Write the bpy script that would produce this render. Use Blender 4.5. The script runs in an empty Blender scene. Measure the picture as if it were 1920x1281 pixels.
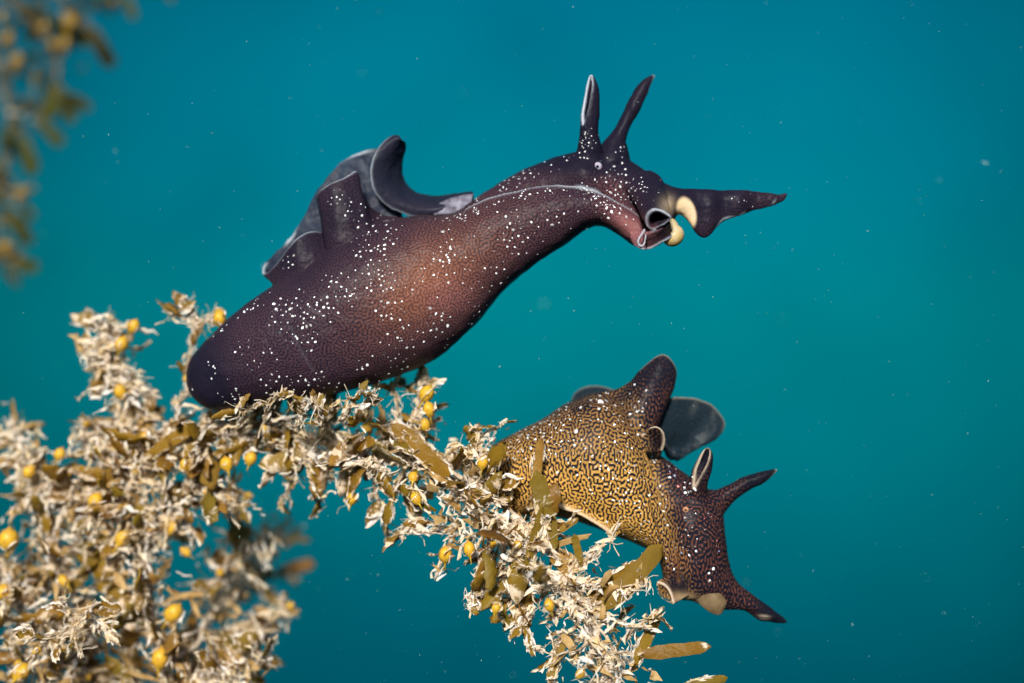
import bpy, bmesh, math, random
import numpy as np
from mathutils import Vector, Matrix, noise as mnoise
from mathutils.kdtree import KDTree
from mathutils.bvhtree import BVHTree

# Scene unit: 1 Blender unit = 1 cm.
S = bpy.context.scene
S.unit_settings.system = 'METRIC'
S.unit_settings.scale_length = 0.01
COL = S.collection
R = math.radians

# ------------------------------------------------------------------ camera
CAM_D = 40.0
cam = bpy.data.cameras.new('camera')
cam.lens = 75.0
cam.sensor_width = 36.0
cam.clip_start = 0.5
cam.clip_end = 3000.0
cam.dof.use_dof = True
cam.dof.focus_distance = CAM_D - 0.55
cam.dof.aperture_fstop = 0.052
camo = bpy.data.objects.new('camera', cam)
camo.location = (0, -CAM_D, 0)
camo.rotation_euler = (R(90), 0, 0)
COL.objects.link(camo)
S.camera = camo

# ------------------------------------------------------------------ light
SUN_ELEV, SUN_AZ = 24.0, 188.0      # azimuth measured clockwise from +Y: behind the camera, a little left
world = bpy.data.worlds.new('World')
S.world = world
world.use_nodes = True
wn = world.node_tree.nodes
wn.clear()
w_out = wn.new('ShaderNodeOutputWorld')
w_bg = wn.new('ShaderNodeBackground')
w_sky = wn.new('ShaderNodeTexSky')
w_sky.sky_type = 'NISHITA'
w_sky.sun_disc = False
w_sky.sun_elevation = R(SUN_ELEV)
w_sky.sun_rotation = R(SUN_AZ)
w_bg.inputs['Strength'].default_value = 0.12
world.node_tree.links.new(w_sky.outputs[0], w_bg.inputs[0])
world.node_tree.links.new(w_bg.outputs[0], w_out.inputs[0])

sun = bpy.data.lights.new('sun', 'SUN')
sun.energy = 5.0
sun.angle = R(7.0)
sun.color = (1.0, 0.965, 0.90)
suno = bpy.data.objects.new('sun', sun)
ce, az = math.cos(R(SUN_ELEV)), R(SUN_AZ)
sdir = Vector((math.sin(az) * ce, math.cos(az) * ce, math.sin(R(SUN_ELEV))))
suno.rotation_euler = sdir.to_track_quat('Z', 'Y').to_euler()
suno.location = sdir * 60
COL.objects.link(suno)

S.view_settings.view_transform = 'Standard'
S.view_settings.look = 'None'
S.view_settings.exposure = 0.35
S.view_settings.gamma = 1.0
S.view_settings.use_curve_mapping = False
S.render.engine = 'CYCLES'
S.cycles.max_bounces = 8
S.cycles.transparent_max_bounces = 12
S.cycles.use_denoising = True


# ------------------------------------------------------------------ helpers
def P(px, py, y=0.0):
    """photograph pixel (1920 x 1281) at depth y -> world point"""
    k = (CAM_D + y) / CAM_D / 100.0
    return np.array(((px - 960.0) * k, y, (640.5 - py) * k))


def to_px(co):
    s = 100.0 * CAM_D / (CAM_D + co[:, 1])
    return 960.0 + co[:, 0] * s, 640.5 - co[:, 2] * s


def spline(pts, n):
    """centripetal-ish Catmull-Rom through rows of pts, n samples evenly by row index"""
    p = np.asarray(pts, float)
    m = len(p)
    ext = np.vstack([2 * p[0] - p[1], p, 2 * p[-1] - p[-2]])
    t = np.linspace(0, m - 1, n)
    i = np.minimum(t.astype(int), m - 2)
    f = (t - i)[:, None]
    p0, p1, p2, p3 = ext[i], ext[i + 1], ext[i + 2], ext[i + 3]
    return 0.5 * (2 * p1 + (p2 - p0) * f + (2 * p0 - 5 * p1 + 4 * p2 - p3) * f ** 2
                  + (3 * p1 - p0 - 3 * p2 + p3) * f ** 3)


def spline_len(pts, n):
    """same but resampled evenly by length"""
    d = spline(pts, max(200, n * 4))
    seg = np.linalg.norm(np.diff(d, axis=0), axis=1)
    s = np.concatenate([[0], np.cumsum(seg)])
    u = np.linspace(0, s[-1], n)
    return np.stack([np.interp(u, s, d[:, k]) for k in range(d.shape[1])], axis=1)


class MB:
    """collects vertices and faces for ONE mesh"""
    def __init__(self):
        self.v, self.f = [], []

    def add(self, verts, faces):
        o = len(self.v)
        self.v.extend([tuple(map(float, q)) for q in verts])
        self.f.extend([tuple(o + i for i in q) for q in faces])

    def rings(self, rings, caps=True):
        """closed rings of equal count, lofted"""
        n, m = len(rings), len(rings[0])
        vs = [q for r in rings for q in r]
        fs = []
        for i in range(n - 1):
            for j in range(m):
                k = (j + 1) % m
                fs.append((i * m + j, i * m + k, (i + 1) * m + k, (i + 1) * m + j))
        if caps:
            fs.append(tuple(range(m - 1, -1, -1)))
            fs.append(tuple((n - 1) * m + j for j in range(m)))
        self.add(vs, fs)

    def mesh(self, name, mat=None, smooth=True, sharp=0):
        me = bpy.data.meshes.new(name)
        me.from_pydata(self.v, [], self.f)
        me.update()
        if smooth:
            me.polygons.foreach_set('use_smooth', [True] * len(me.polygons))
        if sharp:
            me.set_sharp_from_angle(angle=R(sharp))
        if mat:
            me.materials.append(mat)
        return me


def link(name, me, parent=None):
    o = bpy.data.objects.new(name, me)
    COL.objects.link(o)
    if parent is not None:
        o.parent = parent
    return o


def child_at(o, parent):
    """parent keeping the world placement (parents are only translated)"""
    o.parent = parent
    o.matrix_parent_inverse = Matrix.Translation(-Vector(parent.location))


def thing(name, loc, label, cat, group=None):
    o = bpy.data.objects.new(name, None)
    o.empty_display_size = 0.5
    o.location = loc
    o['label'] = label
    o['category'] = cat
    if group:
        o['group'] = group
    COL.objects.link(o)
    return o


class NT:
    """small node-tree helper"""
    def __init__(self, name):
        self.m = bpy.data.materials.new(name)
        self.m.use_nodes = True
        self.t = self.m.node_tree
        self.t.nodes.clear()

    def n(self, kind, **kw):
        x = self.t.nodes.new(kind)
        for k, v in kw.items():
            setattr(x, k, v)
        return x

    def l(self, a, b):
        self.t.links.new(a, b)

    def val(self, node, idx, v):
        if hasattr(v, 'bl_idname') or isinstance(v, bpy.types.NodeSocket):
            self.l(v, node.inputs[idx])
        else:
            node.inputs[idx].default_value = v

    def math(self, op, a, b=0.0, clamp=False):
        x = self.n('ShaderNodeMath', operation=op, use_clamp=clamp)
        self.val(x, 0, a)
        self.val(x, 1, b)
        return x.outputs[0]

    def mix(self, fac, a, b, blend='MIX'):
        x = self.n('ShaderNodeMixRGB', blend_type=blend)
        self.val(x, 0, fac)
        for i, c in ((1, a), (2, b)):
            if isinstance(c, tuple):
                x.inputs[i].default_value = c + (1.0,) if len(c) == 3 else c
            else:
                self.l(c, x.inputs[i])
        return x.outputs[0]

    def attr(self, name):
        return self.n('ShaderNodeAttribute', attribute_name=name).outputs['Fac']

    def ramp(self, fac, stops, interp='LINEAR'):
        x = self.n('ShaderNodeValToRGB')
        r = x.color_ramp
        r.interpolation = interp
        while len(r.elements) < len(stops):
            r.elements.new(0.5)
        for e, (p, c) in zip(r.elements, stops):
            e.position = p
            e.color = (c, c, c, 1) if isinstance(c, (int, float)) else tuple(c) + (1,)
        self.val(x, 0, fac)
        return x.outputs[0]

    def noise(self, coord, scale, detail=2.0, rough=0.5, dist=0.0):
        x = self.n('ShaderNodeTexNoise')
        x.inputs['Scale'].default_value = scale
        x.inputs['Detail'].default_value = detail
        x.inputs['Roughness'].default_value = rough
        x.inputs['Distortion'].default_value = dist
        if coord is not None:
            self.l(coord, x.inputs['Vector'])
        return x.outputs['Fac']

    def done(self, surf):
        o = self.n('ShaderNodeOutputMaterial')
        self.l(surf, o.inputs['Surface'])
        return self.m


# ------------------------------------------------------------------ materials
def mat_skin(name, c_light, c_warm, c_dark, c_rim, c_pink, c_cream=(0.66, 0.45, 0.18), spec=0.10, trans=0.0, bump=0.25):
    t = NT(name)
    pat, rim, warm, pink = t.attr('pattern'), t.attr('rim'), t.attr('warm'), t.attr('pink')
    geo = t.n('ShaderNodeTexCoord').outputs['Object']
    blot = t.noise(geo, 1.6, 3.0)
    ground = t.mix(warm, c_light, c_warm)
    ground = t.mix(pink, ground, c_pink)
    ground = t.mix(t.math('MULTIPLY', blot, 0.5), ground, c_dark)
    body = t.mix(pat, ground, c_dark)
    fine = t.noise(geo, 30.0, 2.0)
    body = t.mix(t.math('MULTIPLY', fine, 0.25), body, c_dark)
    body = t.mix(t.attr('cream'), body, t.mix(t.noise(geo, 3.0, 2.0), c_cream, (0.62, 0.50, 0.38)))
    colr = t.mix(rim, body, c_rim)
    b = t.n('ShaderNodeBsdfPrincipled')
    t.l(colr, b.inputs['Base Color'])
    b.inputs['Roughness'].default_value = 0.4
    b.inputs['IOR'].default_value = 1.33
    b.inputs['Specular IOR Level'].default_value = spec
    b.inputs['Subsurface Weight'].default_value = 0.12
    b.inputs['Subsurface Radius'].default_value = (0.12, 0.05, 0.03)
    b.inputs['Subsurface Scale'].default_value = 1.0
    bm = t.n('ShaderNodeBump')
    bm.inputs['Strength'].default_value = bump
    bm.inputs['Distance'].default_value = 0.02
    wr = t.noise(geo, 9.0, 5.0, 0.6)
    t.l(t.math('ADD', wr, t.math('MULTIPLY', pat, -0.25)), bm.inputs['Height'])
    t.l(bm.outputs[0], b.inputs['Normal'])
    out = b.outputs[0]
    if trans > 0:
        tr = t.n('ShaderNodeBsdfTranslucent')
        t.l(t.mix(rim, colr, (0.45, 0.75, 0.85)), tr.inputs[0])
        mx = t.n('ShaderNodeMixShader')
        mx.inputs[0].default_value = trans
        t.l(out, mx.inputs[1])
        t.l(tr.outputs[0], mx.inputs[2])
        out = mx.outputs[0]
    return t.done(out)


def mat_plain(name, colr, rough=0.5, spec=0.3, sss=0.0, rad=(0.1, 0.06, 0.03), var=None, vscale=8.0, trans=0.0):
    t = NT(name)
    b = t.n('ShaderNodeBsdfPrincipled')
    base = colr
    if var is not None:
        co = t.n('ShaderNodeTexCoord').outputs['Object']
        f = t.ramp(t.noise(co, vscale, 4.0, 0.6), [(0.35, 0.0), (0.65, 1.0)])
        t.l(t.mix(f, colr, var), b.inputs['Base Color'])
    else:
        b.inputs['Base Color'].default_value = tuple(colr) + (1,)
    b.inputs['Roughness'].default_value = rough
    b.inputs['Specular IOR Level'].default_value = spec
    b.inputs['Subsurface Weight'].default_value = sss
    b.inputs['Subsurface Radius'].default_value = rad
    b.inputs['Subsurface Scale'].default_value = 1.0
    out = b.outputs[0]
    if trans > 0:
        tr = t.n('ShaderNodeBsdfTranslucent')
        tr.inputs[0].default_value = tuple(colr) + (1,)
        mx = t.n('ShaderNodeMixShader')
        mx.inputs[0].default_value = trans
        t.l(out, mx.inputs[1])
        t.l(tr.outputs[0], mx.inputs[2])
        out = mx.outputs[0]
    return t.done(out)


def mat_blade(name, crust, tone_k=1.0):
    """olive-brown frond with white growth sitting in ragged patches; differs from piece to piece"""
    t = NT(name)
    oi = t.n('ShaderNodeObjectInfo')
    rnd = oi.outputs['Random']
    tc = t.n('ShaderNodeTexCoord').outputs['Object']
    off = t.n('ShaderNodeVectorMath', operation='ADD')
    t.l(tc, off.inputs[0])
    cmb = t.n('ShaderNodeCombineXYZ')
    t.l(t.math('MULTIPLY', rnd, 31.0), cmb.inputs[0])
    t.l(t.math('MULTIPLY', rnd, 17.0), cmb.inputs[1])
    t.l(cmb.outputs[0], off.inputs[1])
    v = off.outputs[0]
    hue = t.ramp(t.math('FRACT', t.math('MULTIPLY', rnd, 7.3)),
                 [(0.0, (0.25, 0.11, 0.015)), (0.35, (0.40, 0.23, 0.018)), (0.7, (0.26, 0.18, 0.018)), (1.0, (0.48, 0.25, 0.05))])
    tone = t.noise(v, 2.5, 3.0)
    base = t.mix(t.math('MULTIPLY', tone, 0.55), hue, (0.08, 0.04, 0.012))
    if tone_k != 1.0:
        base = t.mix(1.0, base, (tone_k * .8, tone_k * 1.35, tone_k * 1.1), 'MULTIPLY')
    pn = t.noise(v, 3.2, 6.0, 0.68, 0.4)
    lim = t.math('ADD', crust, t.math('MULTIPLY', t.math('FRACT', t.math('MULTIPLY', rnd, 3.7)), 0.16))
    d = t.math('SUBTRACT', pn, lim)
    cr = t.math('MULTIPLY', d, 14.0, clamp=True)
    film = t.mix(t.noise(v, 12.0, 3.0), (0.82, 0.53, 0.20), (0.96, 0.92, 0.84))
    colr = t.mix(cr, base, film)
    b = t.n('ShaderNodeBsdfPrincipled')
    t.l(colr, b.inputs['Base Color'])
    b.inputs['Roughness'].default_value = 0.45
    b.inputs['Specular IOR Level'].default_value = 0.25
    bp = t.n('ShaderNodeBump')
    bp.inputs['Strength'].default_value = 0.6
    bp.inputs['Distance'].default_value = 0.03
    t.l(t.math('ADD', cr, t.noise(v, 14.0, 4.0)), bp.inputs['Height'])
    t.l(bp.outputs[0], b.inputs['Normal'])
    tr = t.n('ShaderNodeBsdfTranslucent')
    t.l(t.mix(0.45, colr, (0.62, 0.44, 0.06)), tr.inputs[0])
    mx = t.n('ShaderNodeMixShader')
    mx.inputs[0].default_value = 0.42
    t.l(b.outputs[0], mx.inputs[1])
    t.l(tr.outputs[0], mx.inputs[2])
    return t.done(mx.outputs[0])


M_BLADE = mat_blade('crusted_frond', 0.455)
M_CLEAN = mat_blade('clean_frond', 0.56)
M_DARK = mat_blade('shaded_frond', 0.66, .26)  # weak light on the hanging branch painted into the frond colour
M_STEM = mat_plain('weed_stem', (0.14, 0.075, 0.03), 0.6, 0.2, var=(0.55, 0.45, 0.33), vscale=5.0)
M_STEM_DARK = mat_plain('shaded_stem', (0.05, 0.035, 0.015), 0.6, 0.2, var=(0.13, 0.10, 0.05), vscale=4.0)  # darker stem copy, its shade painted into the colour
M_CRUST = mat_plain('white_growth', (0.82, 0.62, 0.32), 0.75, 0.15, sss=0.15, var=(0.97, 0.95, 0.90), vscale=3.5, trans=0.4)
M_FILM = mat_plain('brown_film', (0.36, 0.19, 0.04), 0.6, 0.2, var=(0.82, 0.56, 0.24), vscale=3.0, trans=0.5)
M_FILM_DARK = mat_plain('shaded_film', (0.045, 0.042, 0.018), 0.6, 0.2, var=(0.15, 0.14, 0.08), vscale=2.2, trans=0.3)  # darker film copy with the shade painted in
M_BLADDER = mat_plain('gas_bladder', (0.60, 0.36, 0.02), 0.4, 0.25, sss=0.4, rad=(0.2, 0.11, 0.01), var=(0.36, 0.19, 0.03), vscale=3.0)
M_BLADDER_DARK = mat_plain('shaded_bladder', (0.22, 0.13, 0.012), 0.35, 0.3, sss=0.3, rad=(0.2, 0.11, 0.01), var=(0.16, 0.09, 0.015), vscale=2.0)  # darker bladder copy with the shade painted in
def mat_speckle():
    t = NT('white_speckle')
    b = t.n('ShaderNodeBsdfPrincipled')
    c = t.mix(t.attr('tone'), (0.22, 0.20, 0.20), (0.88, 0.90, 0.90))
    c = t.mix(t.attr('red'), c, (0.75, 0.10, 0.05))
    t.l(t.mix(t.attr('blue'), c, (0.20, 0.42, 0.85)), b.inputs['Base Color'])
    b.inputs['Roughness'].default_value = 0.5
    b.inputs['Subsurface Weight'].default_value = 0.3
    b.inputs['Subsurface Radius'].default_value = (0.05, 0.05, 0.05)
    return t.done(b.outputs[0])


M_SPOT = mat_speckle()
M_CREAM = mat_plain('cream_lip', (0.62, 0.42, 0.13), 0.4, 0.25, sss=0.3, rad=(0.2, 0.13, 0.05), var=(0.62, 0.52, 0.36), vscale=3.0, trans=0.2)
M_LIP = mat_plain('tan_lip', (0.17, 0.11, 0.055), 0.5, 0.15, sss=0.2, rad=(0.15, 0.1, 0.04), var=(0.34, 0.24, 0.13), vscale=4.0, trans=0.4)
M_EYE = mat_plain('pale_eye_ring', (0.34, 0.30, 0.36), 0.4, 0.3)
M_EYE2 = mat_plain('orange_eye_ring', (0.42, 0.20, 0.10), 0.4, 0.3)
M_PUPIL = mat_plain('dark_pupil', (0.008, 0.01, 0.02), 0.2, 0.5)
M_SNOW = mat_plain('marine_snow', (0.42, 0.68, 0.66), 0.8, 0.1, trans=0.4)

SK1 = dict(c_light=(0.072, 0.035, 0.043), c_warm=(0.30, 0.115, 0.060), c_dark=(0.007, 0.007, 0.016),  # c_warm carries the light glow painted on the flank
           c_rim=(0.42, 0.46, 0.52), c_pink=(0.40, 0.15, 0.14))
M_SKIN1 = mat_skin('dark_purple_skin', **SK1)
SKF = dict(c_light=(0.075, 0.105, 0.155), c_warm=(0.14, 0.05, 0.07), c_dark=(0.012, 0.014, 0.028), c_rim=(0.50, 0.56, 0.62), c_pink=(0.30, 0.14, 0.17))
M_FLAP1 = mat_skin('dark_purple_flap', trans=0.3, spec=.15, **SKF)
SK2 = dict(c_light=(0.30, 0.15, 0.045), c_warm=(0.80, 0.43, 0.085), c_dark=(0.006, 0.007, 0.013),
           c_rim=(0.58, 0.46, 0.34), c_pink=(0.24, 0.075, 0.04))
M_SKIN2 = mat_skin('golden_maze_skin', **SK2)
M_FLAP2 = mat_skin('golden_maze_flap', trans=0.25, spec=.15, **dict(SK2, c_light=(0.12, 0.13, 0.12), c_dark=(0.008, 0.018, 0.028)))


# ------------------------------------------------------------------ the water behind everything
def build_water():
    mb = MB()
    rad, nu, nv = 420.0, 64, 30
    lo = R(-90)                                  # open above: daylight comes in through the top

    def pt(i, j):
        a = 2 * math.pi * i / nu
        hi = R(15 + 13 * (1 + math.sin(a)))      # the rim dips towards the sun
        e = lo + (hi - lo) * j / nv
        return rad * math.cos(e) * math.cos(a), rad * math.cos(e) * math.sin(a), rad * math.sin(e)
    rows = [[pt(i, j) for i in range(nu)] for j in range(1, nv + 1)]
    mb.rings(rows, caps=False)
    n0 = len(mb.v)
    mb.v.append((0, 0, -rad))
    mb.f.extend([(n0, (i + 1) % nu, i) for i in range(nu)])
    t = NT('open_water')
    g = t.n('ShaderNodeNewGeometry').outputs['Position']
    nv_ = t.n('ShaderNodeVectorMath', operation='NORMALIZE')
    t.l(g, nv_.inputs[0])
    sp = t.n('ShaderNodeSeparateXYZ')
    t.l(nv_.outputs[0], sp.inputs[0])
    wob = t.math('MULTIPLY', t.math('SUBTRACT', t.noise(nv_.outputs[0], 7.0, 2.0), 0.5), 0.10)
    z = t.math('ADD', sp.outputs[2], wob)
    f = t.math('ADD', t.math('MULTIPLY', z, 1.0), 0.5)
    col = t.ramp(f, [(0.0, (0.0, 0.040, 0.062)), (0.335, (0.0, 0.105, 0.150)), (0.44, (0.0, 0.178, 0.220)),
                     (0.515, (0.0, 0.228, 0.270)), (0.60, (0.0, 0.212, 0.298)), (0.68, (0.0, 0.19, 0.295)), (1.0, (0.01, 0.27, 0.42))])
    # falloff painted into the emission: brightest ahead, darker to the sides like a vignette
    dp = t.n('ShaderNodeVectorMath', operation='DOT_PRODUCT')
    t.l(nv_.outputs[0], dp.inputs[0])
    a = Vector((0.03, 1.0, 0.0)).normalized()
    dp.inputs[1].default_value = a
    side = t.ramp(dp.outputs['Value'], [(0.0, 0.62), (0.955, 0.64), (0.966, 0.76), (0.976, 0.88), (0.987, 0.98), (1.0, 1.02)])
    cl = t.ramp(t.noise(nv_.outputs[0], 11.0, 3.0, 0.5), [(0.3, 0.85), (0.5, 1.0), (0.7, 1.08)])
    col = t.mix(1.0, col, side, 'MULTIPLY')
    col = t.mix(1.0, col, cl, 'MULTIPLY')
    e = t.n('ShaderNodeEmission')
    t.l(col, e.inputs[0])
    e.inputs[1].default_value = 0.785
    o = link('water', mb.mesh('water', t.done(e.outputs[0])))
    o['kind'] = 'structure'
    o['label'] = 'open blue-green water all around, lighter above and darker below'
    o.location = (0, -CAM_D, 0)


build_water()


# ------------------------------------------------------------------ sea hare building blocks
def loft(mb, st, n=90, ring=44, sq=2.0):
    """stations (top px, top py, bottom px, bottom py, centre depth, half depth) -> closed loft"""
    d = spline(st, n)
    ang = np.linspace(0, 2 * math.pi, ring, endpoint=False)
    ca, sa = np.cos(ang), np.sin(ang)
    ca, sa = np.sign(ca) * np.abs(ca) ** (2 / sq), np.sign(sa) * np.abs(sa) ** (2 / sq)
    rr = []
    for tx, ty, bx, by, yc, dep in d:
        a, b = P(tx, ty, yc), P(bx, by, yc)
        c, h = (a + b) / 2, (a - b) / 2
        dv = np.array((0, -max(dep, 0.004), 0))
        rr.append(c + ca[:, None] * h + sa[:, None] * dv)
    mb.rings(rr)


def tube3(mb, pts, n=24, ring=20):
    """(px, py, depth, radius) tube in space"""
    d = spline(pts, n)
    c = np.array([P(a, b, y) for a, b, y, r in d])
    rads = d[:, 3]
    tan = np.gradient(c, axis=0)
    tan /= np.linalg.norm(tan, axis=1)[:, None]
    up = np.array((0.31, 0.2, 0.93))
    rr = []
    for i in range(n):
        u = np.cross(tan[i], up)
        u /= np.linalg.norm(u)
        v = np.cross(tan[i], u)
        a = np.linspace(0, 2 * math.pi, ring, endpoint=False)
        rr.append(c[i] + max(rads[i], 0.003) * (np.cos(a)[:, None] * u + np.sin(a)[:, None] * v))
    mb.rings(rr)


def scroll(mb, st, phi, n=40, arc=22, wall=0.42, rims=None):
    """leaf-like rolled tentacle: (left px, left py, right px, right py, depth, half depth, half gap in rad);
    the section is a C whose opening looks along phi (0 right, 90 deg towards the viewer, 180 left)"""
    d = spline(st, n)
    rr, e0, e1 = [], [], []
    for lx, ly, rx, ry, yc, dep, gap in d:
        a, b = P(lx, ly, yc), P(rx, ry, yc)
        c, h = (a + b) / 2, (b - a) / 2
        dv = np.array((0, -dep, 0))
        gap = max(gap, 0.02)
        th = phi + np.linspace(gap, 2 * math.pi - gap, arc)
        outer = c + np.cos(th)[:, None] * h + np.sin(th)[:, None] * dv
        k = 1 - wall
        inner = c + k * (np.cos(th)[:, None] * h + np.sin(th)[:, None] * dv)
        rr.append(np.vstack([outer, inner[::-1]]))
        if gap > 0.12:
            e0.append((outer[0] + inner[0]) / 2)
            e1.append((outer[-1] + inner[-1]) / 2)
    mb.rings(rr)
    if rims is not None and e0:
        rims.append(np.array(e0))
        rims.append(np.array(e1))
        rims.append(rr[-1])


def cup(mb, root_c, root_r, mouth, y0, y1, hole, depth=.3, n=8, rims=None, tilt=0.0):
    """rolled tentacle: a tube from a round root to an open mouth outline, hollow inside; hole = centre of the opening"""
    m = spline_len(np.array(list(mouth) + [mouth[0]], float), 41)[:40]
    cx, cy = m.mean(0)
    a0 = np.arctan2(-(m[0, 1] - cy), m[0, 0] - cx)
    ang = np.unwrap(np.arctan2(-(m[:, 1] - cy), m[:, 0] - cx))
    base = np.stack([root_c[0] + root_r[0] * np.cos(ang), root_c[1] - root_r[1] * np.sin(ang)], 1)
    rr = []
    ty = tilt * (m[:, 1] - cy)
    for i in range(n):
        f = i / (n - 1)
        g = f ** .8
        q = base * (1 - g) + m * g
        yy = y0 * (1 - f) + (y1 + ty) * f
        rr.append(np.array([P(a, b, c) for (a, b), c in zip(q, yy)]))
    if rims is not None:
        rims.append(np.vstack([rr[-1], rr[-1][:1]]))
    h = np.array(hole, float)
    for k, dy in ((.80, .0), (.62, depth * .5), (.45, depth), (.1, depth * 1.1)):
        q = h + (m - h) * k
        rr.append(np.array([P(a, b, c) for (a, b), c in zip(q, y1 + ty + dy)]))
    mb.rings(rr)


def sheet(mb, rim, base, cols=60, rows=14, t_rim=0.05, t_base=0.3, bulge=0.0, rims=None, ripple=0.0, rim_range=None):
    """thick skin flap between a rim line and a base line; points are (px, py, depth)"""
    a = spline(rim, cols)
    b = spline(base, cols)
    A = np.array([P(*q) for q in a])
    B = np.array([P(*q) for q in b])
    g = np.zeros((rows, cols, 3))
    th = np.zeros((rows, cols))
    for r in range(rows):
        f = r / (rows - 1)
        g[r] = A * (1 - f) + B * f
        g[r, :, 1] -= bulge * math.sin(math.pi * f)
        if ripple:
            g[r, :, 1] += ripple * (1 - f) * np.sin(np.linspace(0, 9.4, cols))
        th[r] = t_rim + (t_base - t_rim) * f ** 0.9
    dr = np.gradient(g, axis=0)
    dc = np.gradient(g, axis=1)
    nn = np.cross(dr, dc)
    nn /= np.linalg.norm(nn, axis=2)[:, :, None] + 1e-9
    if nn[..., 1].mean() > 0:
        nn = -nn
    top = g + nn * (th / 2)[:, :, None]
    bot = g - nn * (th / 2)[:, :, None]
    ringlist = []
    for c in range(cols):
        ringlist.append(np.vstack([top[:, c], bot[::-1, c]]))
    mb.rings(ringlist)
    if rims is not None:
        lo, hi = rim_range or (0, cols)
        rims.append(A[lo:hi])


def blob(mb, px, py, y, rx, ry, rd, rot=0.0, nu=20, nv=12, amp=0.0, seed=0):
    """rounded lump; rx, ry in px, rd in cm"""
    c = P(px, py, y)
    k = (CAM_D + y) / CAM_D / 100
    cr, sr = math.cos(R(rot)), math.sin(R(rot))
    rr = []
    for j in range(nv + 1):
        t = math.pi * (0.02 + 0.96 * j / nv)
        row = []
        for i in range(nu):
            a = 2 * math.pi * i / nu
            x, y_, z = math.sin(t) * math.cos(a), math.sin(t) * math.sin(a), math.cos(t)
            q = 1 + amp * mnoise.noise(Vector((x * 1.5 + seed, y_ * 1.5, z * 1.5)))
            X, Z, Y = x * rx * k * q, z * ry * k * q, y_ * rd * q
            row.append((c[0] + X * cr - Z * sr, c[1] + Y, c[2] + X * sr + Z * cr))
        rr.append(row)
    mb.rings(rr)


def remesh(mb, voxel, smooth=5):
    me = mb.mesh('tmp', None)
    o = link('tmp', me)
    m = o.modifiers.new('r', 'REMESH')
    m.mode = 'VOXEL'
    m.voxel_size = voxel
    m.use_smooth_shade = True
    if smooth:
        s = o.modifiers.new('s', 'SMOOTH')
        s.factor = 0.5
        s.iterations = smooth
    dg = bpy.context.evaluated_depsgraph_get()
    out = bpy.data.meshes.new_from_object(o.evaluated_get(dg))
    bpy.data.objects.remove(o)
    bpy.data.meshes.remove(me)
    out.polygons.foreach_set('use_smooth', [True] * len(out.polygons))
    return out


def soften(me, pts, radius, iters):
    """melt the flesh together along a join"""
    nv = len(me.vertices)
    e = np.empty(len(me.edges) * 2, int)
    me.edges.foreach_get('vertices', e)
    e = e.reshape(-1, 2)
    co = coords(me)
    kd = KDTree(len(pts))
    for i, q in enumerate(pts):
        kd.insert(q, i)
    kd.balance()
    w = np.array([max(0.0, 1 - kd.find(q)[2] / radius) for q in co])
    w = np.minimum(1, w * 1.6)[:, None] * .6
    act = (w[e[:, 0], 0] + w[e[:, 1], 0]) > 0
    e = e[act]
    deg = np.bincount(e[:, 0], minlength=nv) + np.bincount(e[:, 1], minlength=nv)
    deg = np.maximum(deg, 1)[:, None]
    for _ in range(iters):
        s_ = np.stack([np.bincount(e[:, 0], co[e[:, 1], k], nv) + np.bincount(e[:, 1], co[e[:, 0], k], nv) for k in range(3)], 1) / deg
        co = co * (1 - w) + s_ * w
    me.vertices.foreach_set('co', co.ravel())
    me.update()


def roughen(me, amp, seed=0.0):
    """slightly uneven, soft flesh"""
    n = len(me.vertices)
    co = coords(me)
    no = np.empty(n * 3)
    me.vertices.foreach_get('normal', no)
    no = no.reshape(-1, 3)
    k = np.array([mnoise.noise(Vector((q[0] * 1.6 + seed, q[1] * 1.6, q[2] * 1.6))) * 1.0 + mnoise.noise(Vector((q[0] * 4.5, q[1] * 4.5 + seed, q[2] * 4.5))) * .5
                  + mnoise.noise(Vector((q[0] * 11, q[1] * 11 + seed, q[2] * 11))) * .22 for q in co])
    me.vertices.foreach_set('co', (co + no * (k * amp)[:, None]).ravel())
    me.update()


def coords(me):
    a = np.empty(len(me.vertices) * 3)
    me.vertices.foreach_get('co', a)
    return a.reshape(-1, 3)


def maze(me, inner, outer, rounds, bias, seed, stretch=None):
    """grow a labyrinth pigment pattern over the skin (local activation, lateral inhibition)"""
    nv = len(me.vertices)
    e = np.empty(len(me.edges) * 2, int)
    me.edges.foreach_get('vertices', e)
    e = e.reshape(-1, 2)
    e0, e1 = e[:, 0], e[:, 1]
    co = coords(me)
    d = co[e1] - co[e0]
    ln = np.linalg.norm(d, axis=1) + 1e-9
    w = np.ones(len(e))
    if stretch is not None:
        w = 0.45 + 1.0 * np.abs((d @ stretch) / ln) ** 2
    deg = np.bincount(e0, w, nv) + np.bincount(e1, w, nv) + 1e-6

    def sm(u, k):
        for _ in range(k):
            u = 0.4 * u + 0.6 * (np.bincount(e0, w * u[e1], nv) + np.bincount(e1, w * u[e0], nv)) / deg
        return u
    rng = np.random.default_rng(seed)
    u = rng.normal(0, 1, nv)
    for _ in range(rounds):
        a = sm(u, inner)
        b = sm(a, outer)
        dd = a - b
        dd /= dd.std() + 1e-9
        u = np.tanh(1.4 * dd + bias)
    return sm(u, 1)


def set_attr(me, name, vals):
    at = me.attributes.new(name, 'FLOAT', 'POINT')
    at.data.foreach_set('value', np.asarray(vals, np.float32))


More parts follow.
